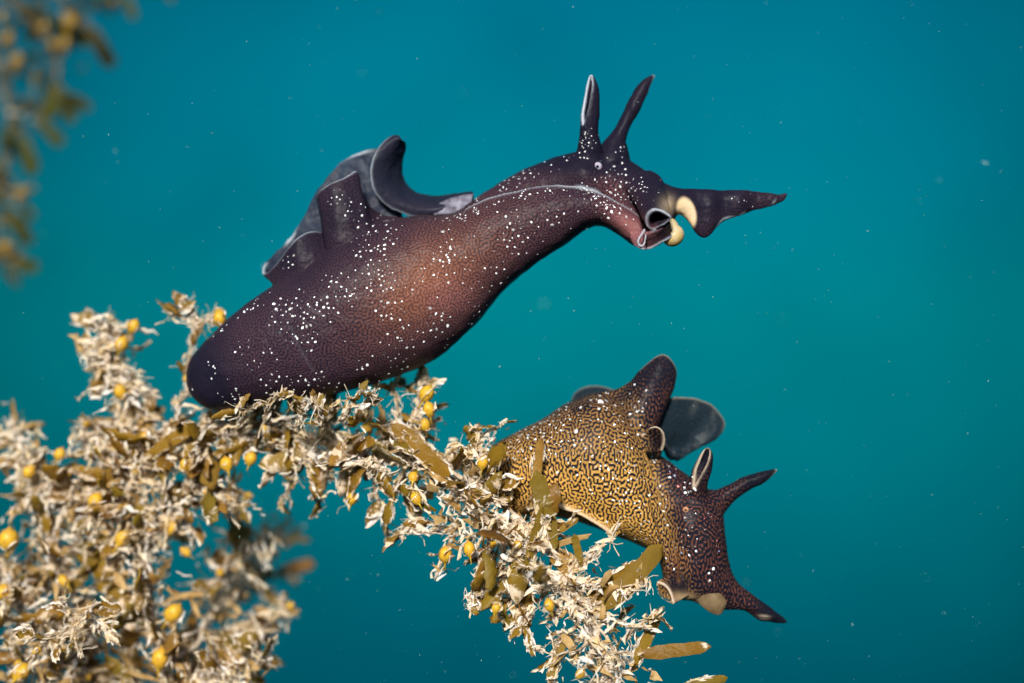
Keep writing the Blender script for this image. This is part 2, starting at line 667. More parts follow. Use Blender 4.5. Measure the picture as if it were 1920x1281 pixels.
def rim_field(co, rims, width):
    pts = []
    for r in rims:
        r = np.asarray(r)
        pts.append(spline(r, max(len(r) * 3, 80)) if len(r) > 2 else r)
    pts = np.vstack(pts)
    kd = KDTree(len(pts))
    for i, q in enumerate(pts):
        kd.insert(q, i)
    kd.balance()
    lo, hi = pts.min(0) - 0.4, pts.max(0) + 0.4
    near = np.all((co > lo) & (co < hi), axis=1)
    out = np.zeros(len(co))
    for i in np.nonzero(near)[0]:
        dd = kd.find(co[i])[2]
        out[i] = math.exp(-(dd / width) ** 2)
    return out


def gauss(px, py, cx, cy, sx, sy, rot=0.0):
    c, s = math.cos(R(rot)), math.sin(R(rot))
    dx, dy = px - cx, py - cy
    return np.exp(-((dx * c + dy * s) / sx) ** 2 - ((-dx * s + dy * c) / sy) ** 2)


def sstep(x, a, b):
    t = np.clip((x - a) / (b - a), 0, 1)
    return t * t * (3 - 2 * t)


def speckles(me, clusters, rng, lines=(), size=.54):
    """small raised white pigment dots set on the skin"""
    bv = BVHTree.FromPolygons([v.co for v in me.vertices], [p.vertices for p in me.polygons])
    mb = MB()
    o = Vector((0, -CAM_D, 0))
    ringn = 8

    def dot(px, py, r, asp=1.0):
        d = (Vector(P(px, py, 0)) - o).normalized()
        loc, nor, idx, dist = bv.ray_cast(o, d)
        if loc is None:
            return
        if nor.dot(d) > 0:
            nor = -nor
        if abs(nor.dot(d)) < 0.12:
            return
        u = nor.orthogonal().normalized()
        u.rotate(Matrix.Rotation(rng.uniform(0, 6.28), 3, nor))
        v = nor.cross(u)
        r = r / 100 * size
        vs, fs = [loc + nor * r * 0.22], []
        for k, (rr, h) in enumerate(((0.65, 0.16), (1.0, -0.12))):
            for i in range(ringn):
                a = 2 * math.pi * i / ringn
                q = rr * r * rng.uniform(0.72, 1.25)
                vs.append(loc + u * math.cos(a) * q * asp + v * math.sin(a) * q + nor * r * h)
        for i in range(ringn):
            j = (i + 1) % ringn
            fs.append((0, 1 + i, 1 + j))
            fs.append((1 + i, 1 + ringn + i, 1 + ringn + j, 1 + j))
        mb.add(vs, fs)
    for c in clusters:
        cx, cy, n, sp, r = c[:5]
        n = n + n // 3 if n > 3 else n
        done = []
        for _ in range(n):
            for _try in range(12):
                x, y = cx + rng.gauss(0, sp * 0.62), cy + rng.gauss(0, sp * 0.62)
                if all((x - a) ** 2 + (y - b) ** 2 > (2.2 * r) ** 2 for a, b in done):
                    break
            done.append((x, y))
            dot(x, y, r * rng.choice((0.35, 0.45, 0.6, 0.75, 0.9, 1.0, 1.3)), rng.uniform(0.8, 1.6))
    for pts, n, sp, r in lines:
        p = spline_len(pts, 200)
        for _ in range(n):
            q = p[rng.randrange(200)]
            dot(q[0] + rng.gauss(0, sp), q[1] + rng.gauss(0, sp), r * rng.uniform(0.35, 1.2), rng.uniform(1.0, 1.9))
    return mb


# ------------------------------------------------------------------ sea hare 1: large, dark purple
def hare_one():
    mb = MB()
    rims = []
    Y = 0.45
    trunk = [(350, 712, 350, 718, Y, 0.02), (352, 690, 356, 738, Y, .22), (362, 668, 374, 756, Y, .42), (385, 640, 404, 768, Y, .62),
             (425, 602, 470, 762, Y, .82), (470, 565, 545, 748, Y, .98), (528, 525, 622, 741, Y, 1.10),
             (590, 480, 690, 724, Y, 1.18), (650, 440, 755, 702, Y, 1.20), (720, 415, 815, 673, Y, 1.15),
             (785, 404, 862, 636, Y, 1.08), (842, 403, 905, 593, Y, .98), (890, 384, 945, 546, Y - .02, .90),
             (945, 363, 1000, 499, Y - .06, .82), (1010, 350, 1055, 461, Y - .1, .74), (1066, 347, 1096, 432, Y - .14, .68),
             (1112, 357, 1128, 425, Y - .18, .62), (1150, 374, 1160, 442, Y - .22, .56), (1182, 392, 1190, 461, Y - .30, .46),
             (1198, 406, 1206, 467, Y - .4, .34), (1205, 425, 1211, 462, Y - .42, .05)]
    loft(mb, trunk, 130, 64, 2.35)
    H = 0.30
    head = [(700, 440, 760, 560, H + .4, .4), (800, 410, 850, 520, H + .36, .45), (850, 400, 880, 490, H + .34, .45), (895, 370, 915, 470, H + .32, .48), (945, 338, 960, 440, H + .28, .50),
            (1000, 309, 1012, 410, H + .24, .52), (1050, 291, 1060, 395, H + .16, .55), (1090, 284, 1105, 395, H + .06, .59),
            (1130, 286, 1145, 405, H + .14, .53), (1172, 296, 1178, 425, H + .12, .48), (1208, 318, 1210, 442, H + .02, .45),
            (1238, 340, 1232, 444, H - .14, .44), (1262, 352, 1252, 436, H - .22, .40), (1282, 362, 1270, 405, H - .2, .2)]
    loft(mb, head, 90, 48)
    # pale ridge where the foot edge folds over the neck
    ridge = [(872, 393, -.02), (905, 376, -.08), (945, 364, -.10), (1010, 351, -.14), (1066, 348, -.20), (1112, 357, -.16), (1150, 374, -.14), (1182, 391, -.14), (1200, 404, -.12)]
    sheet(mb, [(x, y, d) for x, y, d in ridge], [(x + 4, y + 22, d - .12 if k < 4 else d + .06) for k, (x, y, d) in enumerate(ridge)], 60, 8, .05, .10)
    ridge_px = np.array([P(x, y, d - 0.01) for x, y, d in ridge])
    # rhinophores
    scroll(mb, [(1078, 300, 1136, 306, .24, .30, 0.0), (1084, 276, 1128, 278, .14, .24, 0.0), (1087, 255, 1122, 256, .08, .17, 0.02), (1088, 236, 1121, 237, .05, .16, .12),
                (1089, 215, 1123, 215, .05, .155, .55), (1093, 190, 1124, 190, .05, .15, .75), (1098, 165, 1123, 165, .05, .125, .8), (1102, 150, 1117, 150, .05, .08, .8),
                (1106, 140, 1111, 140, .05, .03, .7)], R(140), 60, 22, 0.42, rims)
    tube3(mb, [(1107, 315, .28, .30), (1106, 280, .14, .21), (1105, 255, .05, .16), (1105, 238, .05, .13), (1107, 220, .08, .06)], 20, 18)
    scroll(mb, [(1112, 300, 1184, 304, .46, .34, 0.0), (1130, 270, 1178, 276, .40, .25, .0), (1147, 248, 1175, 262, .38, .17, .02), (1161, 222, 1184, 234, .4, .15, .05),
                (1174, 196, 1199, 208, .4, .15, .3), (1190, 167, 1215, 178, .4, .13, .5), (1207, 148, 1223, 158, .4, .09, .5), (1224, 138, 1230, 142, .4, .03, .5)],
           R(-25), 60, 22, 0.5, rims)
    tube3(mb, [(1148, 310, .32, .34), (1153, 275, .36, .22), (1161, 252, .38, .15), (1173, 227, .4, .12), (1185, 203, .42, .06)], 20, 18)
    # right-hand mouth tentacle, a broad flap drawn out to a tip
    tent = [(1232, 345, 1245, 420, .05, .36), (1262, 352, 1268, 404, -.02, .28), (1280, 353, 1286, 412, -.04, .22), (1300, 352, 1304, 437, -.05, .17), (1318, 353, 1320, 446, -.05, .14),
            (1337, 355, 1334, 438, -.04, .13), (1360, 358, 1354, 415, .06, .12), (1390, 356, 1384, 405, .0, .11), (1420, 358, 1414, 396, .14, .10),
            (1446, 362, 1444, 389, .05, .08), (1462, 365, 1464, 380, .13, .06), (1476, 362, 1472, 374, .13, .03)]
    loft(mb, tent, 70, 36)
    rims.append(np.array([P(x, y, -.02) for x, y in ((1286, 416), (1298, 435), (1310, 446), (1322, 446), (1335, 440), (1345, 425), (1358, 411), (1384, 404), (1414, 397), (1444, 388), (1462, 381), (1472, 374), (1476, 362))]))
    rims.append(np.array([P(x, y, -.02) for x, y in ((1450, 384), (1458, 372), (1466, 366), (1476, 361))]))
    # left mouth tentacle: rolled like an ear towards the viewer
    cup(mb, (1206, 345), (38, 26), [(1216, 400), (1226, 393), (1240, 395), (1252, 402), (1260, 410), (1250, 419), (1236, 427), (1222, 432), (1214, 424), (1212, 411)], -.05, -.95, (1232, 405), .35, 12, rims, .006)
    loop = [(1209, 430, -.78), (1203, 440, -.82), (1197, 450, -.82), (1198, 459, -.8), (1205, 461, -.8), (1209, 453, -.82), (1211, 440, -.84)]
    tube3(mb, [(x, y, d, .022) for x, y, d in loop], 40, 10)
    rims.append(np.array([P(x, y, d - .02) for x, y, d in loop]))
    sheet(mb, [(1208, 438, -.78), (1224, 434, -.8), (1240, 428, -.78), (1256, 415, -.7)], [(1204, 462, -.4), (1220, 462, -.45), (1242, 450, -.4), (1258, 435, -.3)], 24, 8, .06, .14)
    # front of the foot under the mouth
    sheet(mb, [(1190, 462, -.35), (1203, 468, -.5), (1218, 467, -.55), (1240, 455, -.55), (1262, 444, -.45)], [(1180, 440, -.2), (1200, 440, -.2), (1215, 438, -.2), (1235, 430, -.2), (1252, 420, -.2)], 30, 8, .05, .2, rims=rims)
    # near skin flap: two upright folds with a notch between them
    rim = [(745, 408, .45), (715, 402, .48), (690, 384, .45), (676, 362, .35), (671, 340, .22), (668, 322, .12), (655, 328, .02), (638, 336, -.05), (618, 346, -.05), (598, 364, .08),
           (601, 385, .3), (608, 405, .4), (610, 422, .36), (606, 437, .25), (588, 434, .08), (570, 438, -.02), (552, 452, -.05), (535, 475, .05), (518, 498, .22), (498, 515, .5)]
    base = [(790, 450, .35), (760, 470, .2), (735, 485, .1), (715, 495, .06), (700, 500, .02), (690, 502, .0), (680, 506, .0), (668, 510, -.02), (655, 516, -.02), (645, 524, -.02),
            (638, 532, .0), (630, 540, .0), (622, 548, .02), (615, 553, .02), (605, 558, .05), (595, 562, .05), (584, 566, .08), (572, 566, .12), (560, 560, .2), (545, 550, .3)]
    sheet(mb, rim, base, 120, 24, .05, .40, bulge=.10, rims=rims)
    me = remesh(mb, 0.018, 5)
    join = spline([(618, 535, -.55), (655, 500, -.6), (690, 480, -.62), (720, 462, -.6), (755, 440, -.45)], 40)
    join2 = spline([(535, 535, -.1), (560, 545, -.45), (590, 545, -.55), (612, 535, -.58)], 30)
    soften(me, [Vector(P(*q)) for q in np.vstack([join, join2])], .36, 90)
    soften(me, [Vector(P(*q)) for q in [(1090, 296, .0), (1105, 300, -.05), (1122, 300, -.02), (1140, 296, .0), (1160, 296, .05), (1172, 292, .1)]], .26, 70)
    roughen(me, .026)
    # a shallow crease across the side of the tail
    co = coords(me)
    qx, qy = to_px(co)
    cr = spline([(546, 612), (556, 638), (568, 662), (586, 692)], 40)
    kd2 = KDTree(40)
    for i, (a, b) in enumerate(cr):
        kd2.insert((a, b, 0), i)
    kd2.balance()
    sel = np.nonzero((co[:, 1] < .3) & (np.abs(qx - 566) < 60) & (np.abs(qy - 650) < 80))[0]
    crease = np.zeros(len(co))
    for i in sel:
        crease[i] = math.exp(-(kd2.find((qx[i], qy[i], 0))[2] / 4.0) ** 2)
    co[:, 1] += .035 * crease
    me.vertices.foreach_set('co', co.ravel())
    me.update()
    co = coords(me)
    px, py = to_px(co)
    me.materials.append(M_SKIN1)
    u = maze(me, 1, 4, 14, 0.1, 3)
    back = sstep(-(co[:, 2] - 0.0), -9, -9.1)
    # darker tail end, darker head and flaps; brown flank with a light glow painted in
    dark = 0.9 * gauss(px, py, 1110, 300, 170, 60, 10) + 1.0 * gauss(px, py, 1330, 370, 130, 60) + 0.9 * sstep(300 - py, -40, 40)
    dark += 0.75 * gauss(px, py, 640, 390, 110, 75, -40) + 0.6 * gauss(px, py, 545, 480, 60, 60) + 0.6 * gauss(px, py, 380, 720, 60, 80)
    dark += 0.9 * gauss(px, py, 1215, 372, 40, 45)
    dark += 0.9 * sstep(py - (660 - 0.62 * (px - 352)), 0, 1) * 0
    dark += 1.2 * gauss(px, py, 1234, 406, 18, 14) * (co[:, 1] > -.97)
    dark += .55 * sstep(440 - px, -40, 60) + .4 * sstep(py - (745 - .0 * px), -60, 10)
    dark = np.clip(dark, 0, 1)
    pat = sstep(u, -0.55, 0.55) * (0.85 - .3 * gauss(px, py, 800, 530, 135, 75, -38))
    pat = 1 - (1 - pat) * (1 - 0.86 * dark)
    warm = np.clip(1.0 * gauss(px, py, 800, 530, 135, 75, -38) + .15 * gauss(px, py, 950, 440, 160, 80, -30), 0, 1)  # warm flank patch: front-light glow painted into the skin colour
    pink = np.clip(1.0 * gauss(px, py, 1180, 425, 55, 32, 35) + .8 * gauss(px, py, 1160, 352, 46, 24, 22) + .45 * gauss(px, py, 840, 560, 50, 40), 0, 1)  # last term reddens the painted flank glow, the others are flesh colour
    pat *= 1 - 0.75 * np.clip(gauss(px, py, 1185, 430, 45, 30, 35), 0, 1)
    rf = rim_field(co, rims, 0.027)
    rr = rim_field(co, [ridge_px], 0.032) * 0.75
    rf = np.maximum(rf * (1 - .35 * np.clip(gauss(px, py, 1228, 425, 45, 45), 0, 1)), crease * .04)
    rf = np.maximum(rf * 0.9, rr * (1 - 0.5 * np.clip((px - 1080) / 120, 0, 1)))
    cream = sstep(gauss(px, py, 1287, 400, 21, 36, -14), .38, .62) * .92 * (co[:, 1] < .02) + .35 * gauss(px, py, 1252, 385, 14, 16) 
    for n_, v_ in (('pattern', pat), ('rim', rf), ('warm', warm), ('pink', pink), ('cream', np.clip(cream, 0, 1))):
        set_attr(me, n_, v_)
    root = thing('sea_hare', P(480, 765, 0.45), 'large dark purple sea hare with white speckles rearing up off the seaweed', 'sea hare', 'sea hares crawling on the seaweed')
    body = link('body', me)
    me.name = 'body'
    child_at(body, root)

    # far skin flap: hooked front fold and the pale-edged sheet behind it
    rm = []
    m2 = MB()
    sheet(m2, [(748, 258, .45), (736, 257, .42), (722, 265, .36), (707, 283, .30), (697, 305, .28), (694, 330, .3), (700, 355, .34), (718, 379, .4), (748, 398, .45), (788, 408, .5), (832, 403, .6)],
          [(757, 264, .62), (757, 272, .7), (755, 285, .8), (751, 302, .9), (750, 320, 1.0), (753, 338, 1.0), (761, 353, 1.0), (778, 366, 1.0), (805, 372, 1.0), (840, 371, .95), (888, 364, .8)],
          90, 16, .05, .12, bulge=.22, rims=rm)
    rm.append(np.array([P(a, b, c) for a, b, c in [(748, 258, .45), (754, 260, .55), (757, 264, .62)]]))
    f1 = remesh(m2, 0.018, 3)
    roughen(f1, .035, 2.0)
    rm2 = []
    m3 = MB()
    sheet(m3, [(742, 425, .8), (744, 360, .85), (728, 284, .95), (706, 279, 1.0), (665, 291, 1.05), (626, 318, 1.1), (603, 350, 1.1), (582, 385, 1.1), (563, 418, 1.05), (548, 442, 1.0), (530, 462, .95), (508, 480, .9), (494, 500, .8), (493, 512, .65)],
          [(765, 432, .7), (755, 434, .66), (745, 438, .62), (730, 442, .6), (715, 447, .6), (695, 454, .65), (670, 462, .8), (645, 475, .8), (622, 490, .8), (600, 506, .8), (580, 518, .75), (560, 528, .7), (540, 535, .65), (520, 530, .6)],
          100, 16, .045, .14, bulge=-.05, ripple=.10, rims=rm2, rim_range=(14, 100))
    f2 = remesh(m3, 0.018, 3)
    roughen(f2, .045, 7.0)
    for me_, rmx, lift in ((f1, rm, 0.12), (f2, rm2, 1.0)):
        c2 = coords(me_)
        set_attr(me_, 'rim', rim_field(c2, rmx, 0.034) * .95)
        p2x, p2y = to_px(c2)
        nz = np.array([mnoise.noise(Vector(q * 2.2)) for q in c2])
        pale = lift * np.clip(0.5 + 0.9 * nz, 0, 1)
        fold = np.array([mnoise.noise(Vector((q[0] * 5 + q[2] * 3, q[1] * 2, q[2] * 1.2))) for q in c2])
        set_attr(me_, 'pattern', np.clip(0.88 - 0.5 * pale - .25 * lift * fold, 0, 1))
        set_attr(me_, 'pink', np.clip(.25 * gauss(p2x, p2y, 770, 392, 70, 14, 10), 0, 1))
        set_attr(me_, 'warm', np.full(len(c2), .3 if lift < .5 else 0.0))
        me_.materials.append(M_FLAP1)
        me_.name = 'parapodium'
        child_at(link('parapodium', me_), root)
    # grey-white patch of mantle showing behind the neck
    m4 = MB()
    sheet(m4, [(800, 398, .62), (822, 384, .55), (846, 373, .5), (872, 367, .5), (888, 366, .5)], [(812, 404, .5), (830, 403, .45), (850, 401, .4), (866, 393, .4), (884, 378, .4)], 30, 8, .08, .1)
    mt = m4.mesh('mantle', mat_plain('grey_mantle', (0.05, 0.042, 0.06), .5, .2, var=(0.20, 0.19, 0.24), vscale=9.0))
    child_at(link('mantle', mt), root)

    # cream lips
    l2 = MB()
    blob(l2, 1262, 442, -.22, 22, 20, .24, 40, nu=32, nv=20)
    blob(l2, 1252, 430, -.15, 22, 24, .24, 20, nu=32, nv=20)
    me_l = remesh(l2, .015, 14)
    me_l.materials.append(M_CREAM)
    me_l.name = 'lip'
    child_at(link('lip', me_l), root)

    eye(root, me, 1121, 312, 8.0, M_EYE)
    rng = random.Random(11)
    C = [(692, 420, 15, 27, 3.6), (727, 437, 14, 22, 3.6), (690, 468, 15, 26, 3.4), (704, 512, 18, 34, 3.4), (627, 527, 7, 12, 3.6), (645, 549, 13, 18, 3.6),
         (606, 574, 12, 18, 3.8), (523, 582, 12, 18, 3.9), (555, 580, 14, 24, 4.0), (568, 596, 6, 14, 4.0), (827, 496, 9, 20, 4.8), (727, 532, 7, 15, 3.8),
         (717, 578, 6, 18, 4.0), (820, 604, 10, 19, 4.6), (572, 632, 10, 24, 3.8), (541, 637, 5, 12, 4.2), (458, 650, 5, 12, 4.8), (394, 684, 3, 6, 5.2), (361, 730, 1, 1, 5.2),
         (441, 738, 5, 10, 5.0), (503, 720, 8, 13, 4.2), (549, 719, 7, 14, 4.2), (599, 712, 9, 17, 4.4), (582, 738, 5, 12, 4.0), (677, 690, 4, 8, 4.5), (741, 698, 9, 17, 4.0),
         (752, 637, 15, 26, 4.4), (688, 720, 3, 8, 4.0), (952, 416, 8, 26, 4.0), (1043, 413, 5, 16, 4.8), (958, 460, 9, 22, 4.6), (838, 476, 7, 18, 4.6), (943, 514, 5, 14, 4.6),
         (907, 540, 4, 14, 4.2), (1105, 362, 14, 22, 3.2), (1150, 386, 10, 17, 4.0), (1180, 415, 3, 8, 4.4), (1158, 345, 34, 36, 3.2), (1190, 362, 12, 20, 3.2), (1092, 277, 18, 18, 2.6), (1098, 258, 12, 12, 2.2),
         (640, 372, 9, 18, 3.0), (655, 400, 4, 12, 3.2), (540, 492, 6, 10, 3.4), (1000, 440, 14, 40, 3.0), (870, 480, 18, 60, 2.6), (690, 600, 14, 90, 2.6),
         (470, 690, 12, 60, 2.6), (780, 560, 14, 60, 2.6), (900, 590, 8, 30, 3.4), (860, 640, 6, 22, 3.0), (1400, 372, 6, 40, 1.8), (1165, 285, 5, 12, 2.4), (1215, 355, 8, 20, 2.6)]
    L = [([(500, 548), (480, 566), (462, 584), (424, 612), (396, 640)], 16, 3, 3.6),
         ([(856, 396), (905, 366), (950, 345), (1000, 322), (1050, 300), (1082, 294)], 50, 8, 2.6),
         ([(915, 352), (960, 332), (1010, 312)], 12, 4, 2.4),
         ([(868, 402), (905, 386), (945, 374), (1010, 361), (1066, 357), (1110, 366), (1145, 384)], 58, 5, 2.7),
         ([(800, 404), (850, 408), (900, 392)], 20, 6, 2.8), ([(720, 412), (770, 412), (830, 412)], 12, 5, 2.6),
         ([(622, 741), (690, 722), (755, 700)], 10, 5, 3.6), ([(825, 660), (870, 625), (905, 590)], 10, 4, 3.2),
         ([(1190, 466), (1205, 470), (1222, 466)], 6, 2, 2.4)]
    sp = speckles(me, C, rng, L)
    sme = sp.mesh('speckles', M_SPOT)
    set_attr(sme, 'tone', np.repeat([rng.choice((.15, .4, .7, 1, 1, 1)) for _ in range(len(sp.v) // 17)], 17))
    so = link('speckles', sme)
    so['kind'] = 'stuff'
    child_at(so, root)
    return me


def eye(root, me, px, py, r, ring_mat):
    bv = BVHTree.FromPolygons([v.co for v in me.vertices], [p.vertices for p in me.polygons])
    o = Vector((0, -CAM_D, 0))
    d = (Vector(P(px, py, 0)) - o).normalized()
    loc, nor, i, dist = bv.ray_cast(o, d)
    y = loc.y if loc is not None else 0.0
    a = MB()
    blob(a, px, py, y + .02, r, r, r / 100 * .8)
    e = link('eye', a.mesh('eye', ring_mat))
    child_at(e, root)
    b = MB()
    blob(b, px - r * .1, py, y - r / 100 * .62, r * .36, r * .36, r / 100 * .3, nu=12, nv=8)
    p = link('pupil', b.mesh('pupil', M_PUPIL))
    p.parent = e
    p.matrix_parent_inverse = Matrix.Translation(-Vector(root.location))
    p.matrix_parent_inverse = (Matrix.Translation(Vector(root.location)) @ e.matrix_parent_inverse).inverted()


# ------------------------------------------------------------------ sea hare 2: smaller, golden with a black maze
def hare_two():
    mb = MB()
    rims = []
    Y = 0.75
    trunk = [(910, 885, 912, 900, Y, .03), (915, 852, 920, 930, Y, .35), (930, 832, 938, 952, Y, .55), (966, 812, 976, 966, Y, .78), (1015, 786, 1030, 968, Y, .95), (1062, 756, 1078, 976, Y, 1.05),
             (1112, 737, 1120, 990, Y, 1.08), (1160, 745, 1150, 1004, Y, 1.04), (1196, 790, 1175, 1014, Y - .02, .98), (1211, 850, 1198, 1022, Y - .04, .9),
             (1231, 910, 1215, 1030, Y - .1, .8), (1249, 968, 1230, 1042, Y - .18, .66), (1264, 1018, 1238, 1057, Y - .28, .5), (1274, 1060, 1243, 1078, Y - .36, .36),
             (1270, 1092, 1250, 1104, Y - .4, .18), (1262, 1112, 1256, 1112, Y - .42, .03)]
    loft(mb, trunk, 120, 60, 2.3)
    H = 0.42
    head = [(1140, 820, 1120, 930, H + .45, .4), (1195, 835, 1180, 950, H + .38, .45), (1238, 853, 1205, 985, H + .28, .48), (1280, 884, 1228, 1020, H + .16, .54), (1322, 915, 1245, 1050, H, .58), (1352, 955, 1256, 1078, H - .05, .56),
            (1359, 1000, 1262, 1098, H - .1, .52), (1364, 1036, 1266, 1115, H - .12, .46), (1372, 1068, 1275, 1124, H - .13, .40), (1384, 1092, 1296, 1126, H - .13, .32),
            (1402, 1108, 1322, 1136, H - .12, .24), (1420, 1122, 1362, 1143, H - .1, .19), (1440, 1136, 1394, 1145, H - .08, .15), (1458, 1150, 1422, 1162, H - .05, .11), (1470, 1160, 1445, 1166, H, .07), (1477, 1166, 1470, 1169, H, .02)]
    loft(mb, head, 110, 46)
    ridge = [(1209, 846, -.0), (1220, 880, -.06), (1232, 912, -.1), (1242, 945, -.13), (1252, 980, -.14), (1262, 1015, -.14), (1271, 1050, -.14), (1273, 1080, -.12), (1268, 1098, -.06), (1258, 1112, 0)]
    sheet(mb, ridge, [(x - 22, y + 4, d - .08 if 1 < k < 7 else d) for k, (x, y, d) in enumerate(ridge)], 60, 8, .05, .10)
    ridge_c = np.array([P(x, y, d - .01) for x, y, d in ridge])
    # rhinophores
    scroll(mb, [(1278, 945, 1330, 935, .26, .28, 0.0), (1286, 925, 1327, 918, .14, .2, .02), (1291, 905, 1329, 902, .03, .17, .25), (1298, 882, 1334, 885, .0, .155, .6), (1308, 862, 1337, 866, -.02, .13, .8),
                (1317, 846, 1336, 849, -.04, .09, .85), (1325, 838, 1330, 839, -.05, .03, .8)], R(118), 55, 22, .42, rims)
    tube3(mb, [(1304, 950, .3, .28), (1307, 922, .14, .19), (1310, 902, .05, .14), (1314, 884, .07, .09), (1320, 868, .1, .05)], 20, 16)
    scroll(mb, [(1322, 915, 1350, 975, .4, .3, .0), (1345, 918, 1365, 950, .4, .21, .0), (1368, 908, 1387, 930, .38, .155, .05), (1392, 895, 1408, 917, .36, .14, .3), (1415, 886, 1430, 908, .35, .125, .5),
                (1436, 880, 1446, 896, .34, .085, .55), (1456, 878, 1459, 883, .34, .03, .5)], R(-30), 55, 22, .5, rims)
    tube3(mb, [(1325, 950, .35, .3), (1352, 936, .38, .2), (1376, 920, .38, .14), (1400, 906, .37, .1), (1420, 897, .38, .05)], 20, 16)
    rims.append(np.array([P(x, y, .25) for x, y in ((1378, 1137), (1394, 1146), (1415, 1160), (1440, 1164), (1462, 1168), (1477, 1167))]))
    rims.append(np.array([P(x, y, .22) for x, y in ((1410, 1158), (1430, 1156), (1452, 1160), (1476, 1166))]))
    # rolled left mouth tentacle with an open dark end
    cup(mb, (1296, 1086), (22, 26), [(1230, 1090), (1230, 1103), (1236, 1118), (1247, 1128), (1263, 1134), (1260, 1118), (1253, 1104), (1243, 1095)], .1, -.30, (1244, 1108), .3, 12, rims, -.002)
    # near skin flap: big upright lobe
    rim = [(1085, 752, .45), (1120, 738, .45), (1150, 733, .5), (1180, 718, .5), (1200, 695, .48), (1222, 674, .45), (1243, 664, .42), (1260, 676, .42), (1267, 698, .45), (1263, 722, .5), (1252, 745, .55), (1234, 766, .6), (1218, 785, .6), (1212, 805, .5), (1212, 830, .4)]
    base = [(1085, 850, .5), (1110, 850, .4), (1130, 850, .3), (1145, 850, .25), (1158, 850, .22), (1166, 850, .2), (1172, 852, .2), (1176, 854, .2), (1179, 856, .2), (1181, 858, .2), (1183, 860, .2), (1185, 864, .2), (1187, 868, .2), (1189, 872, .22), (1191, 876, .25)]
    sheet(mb, rim, base, 90, 24, .05, .45, bulge=.08, rims=rims, rim_range=(26, 74))
    # small curl at the front of the flap
    curl = [(1206, 815, .0), (1216, 803, -.15), (1232, 800, -.2), (1243, 810, -.15), (1245, 828, -.02), (1240, 845, .1)]
    sheet(mb, curl, [(1200, 845, -.02), (1206, 846, -.02), (1214, 846, .05), (1222, 848, .15), (1230, 850, .25), (1236, 856, .3)], 36, 10, .05, .12, bulge=-.15, rims=rims)
    # foot edge, a pale flange along the belly
    foot = [(990, 958, .2), (1035, 948, .0), (1060, 955, -.1), (1090, 967, -.15), (1118, 983, -.12), (1140, 998, -.05), (1152, 1010, .05)]
    sheet(mb, foot, [(990, 930, .3), (1035, 930, .2), (1062, 938, .15), (1092, 950, .1), (1120, 966, .1), (1145, 985, .15), (1160, 1000, .25)], 40, 10, .05, .2)
    foot_c = np.array([P(x, y, d - .03) for x, y, d in foot])
    me = remesh(mb, 0.0175, 6)
    soften(me, [Vector(P(*q)) for q in spline([(1090, 800, -.1), (1130, 800, -.2), (1165, 810, -.2), (1190, 830, -.15)], 40)], .4, 90)
    soften(me, [Vector(P(*q)) for q in [(1285, 938, .05), (1305, 940, .0), (1325, 935, .02), (1345, 945, .1)]], .24, 70)
    roughen(me, .022, 4.0)
    co = coords(me)
    px, py = to_px(co)
    me.materials.append(M_SKIN2)
    u = maze(me, 2, 6, 16, 0.0, 8, stretch=np.array((0.45, 0.0, -0.9)))
    # black share grows towards the back, the head and the flaps
    thr = -0.06 - 0.6 * sstep(800 - py, -60, 90) - 0.55 * sstep(px - 1215 - (py - 850) * .28, 0, 30) - .5 * sstep(935 - px, -40, 30)
    thr -= 0.25 * gauss(px, py, 1300, 870, 70, 50)
    thr -= .25 * sstep(700 - py, -40, 30)
    patch = np.array([mnoise.noise(Vector(q * 1.3)) for q in co])
    patch2 = np.array([mnoise.noise(Vector(q * 4.5)) for q in co])
    thr = thr + .34 * patch + .38 * patch2
    thr -= .32 * sstep(px - 1222 - (py - 850) * .28, 0, 40)
    thr = np.maximum(thr, -.72 - .15 * sstep(735 - py, -25, 45))
    soft_ = .2 + .22 * np.clip(patch2 + .3, 0, 1)
    pat = sstep(u, thr - soft_, thr + soft_)
    solid = np.clip(1.0 * sstep(px - 1395, 0, 40) * sstep(1200 - py, 0, 1) + gauss(px, py, 1322, 858, 24, 42, 20) * 1.2 + gauss(px, py, 1425, 897, 42, 22, -30) * 1.1 + gauss(px, py, 1272, 1098, 24, 24) * 1.3
                    + gauss(px, py, 1244, 690, 40, 30, -45) * .55 + .8 * gauss(px, py, 1225, 830, 18, 16), 0, 1)
    pat = 1 - (1 - pat) * (1 - .92 * solid)
    cream = np.clip(gauss(px, py, 1288, 1124, 26, 10, 12), 0, 1)
    pat *= 1 - .7 * cream
    warm = np.clip(sstep(py - 760, 0, 190) * sstep(1290 - px, 0, 120), 0, 1)
    pink = np.clip(.9 * sstep(px - 1215 - (py - 850) * .28, 0, 40) + .7 * gauss(px, py, 1262, 1070, 22, 40), 0, 1)
    rf = np.maximum(rim_field(co, rims, .027) * .8, rim_field(co, [foot_c], .07) * .9)
    rr = rim_field(co, [ridge_c], .04)
    pat *= 1 - .75 * rr
    pat *= 1 - .9 * rim_field(co, [foot_c], .09)
    for n_, v_ in (('pattern', pat), ('rim', rf), ('warm', warm), ('pink', pink), ('cream', .42 * cream)):
        set_attr(me, n_, v_)
    root = thing('sea_hare', P(1000, 965, 0.75), 'smaller golden sea hare with black maze pattern crawling head down along the weed', 'sea hare', 'sea hares crawling on the seaweed')
    me.name = 'body'
    child_at(link('body', me), root)
    # far flap: a dark disc in front, and the low rim showing over the back
    rm = []
    m2 = MB()
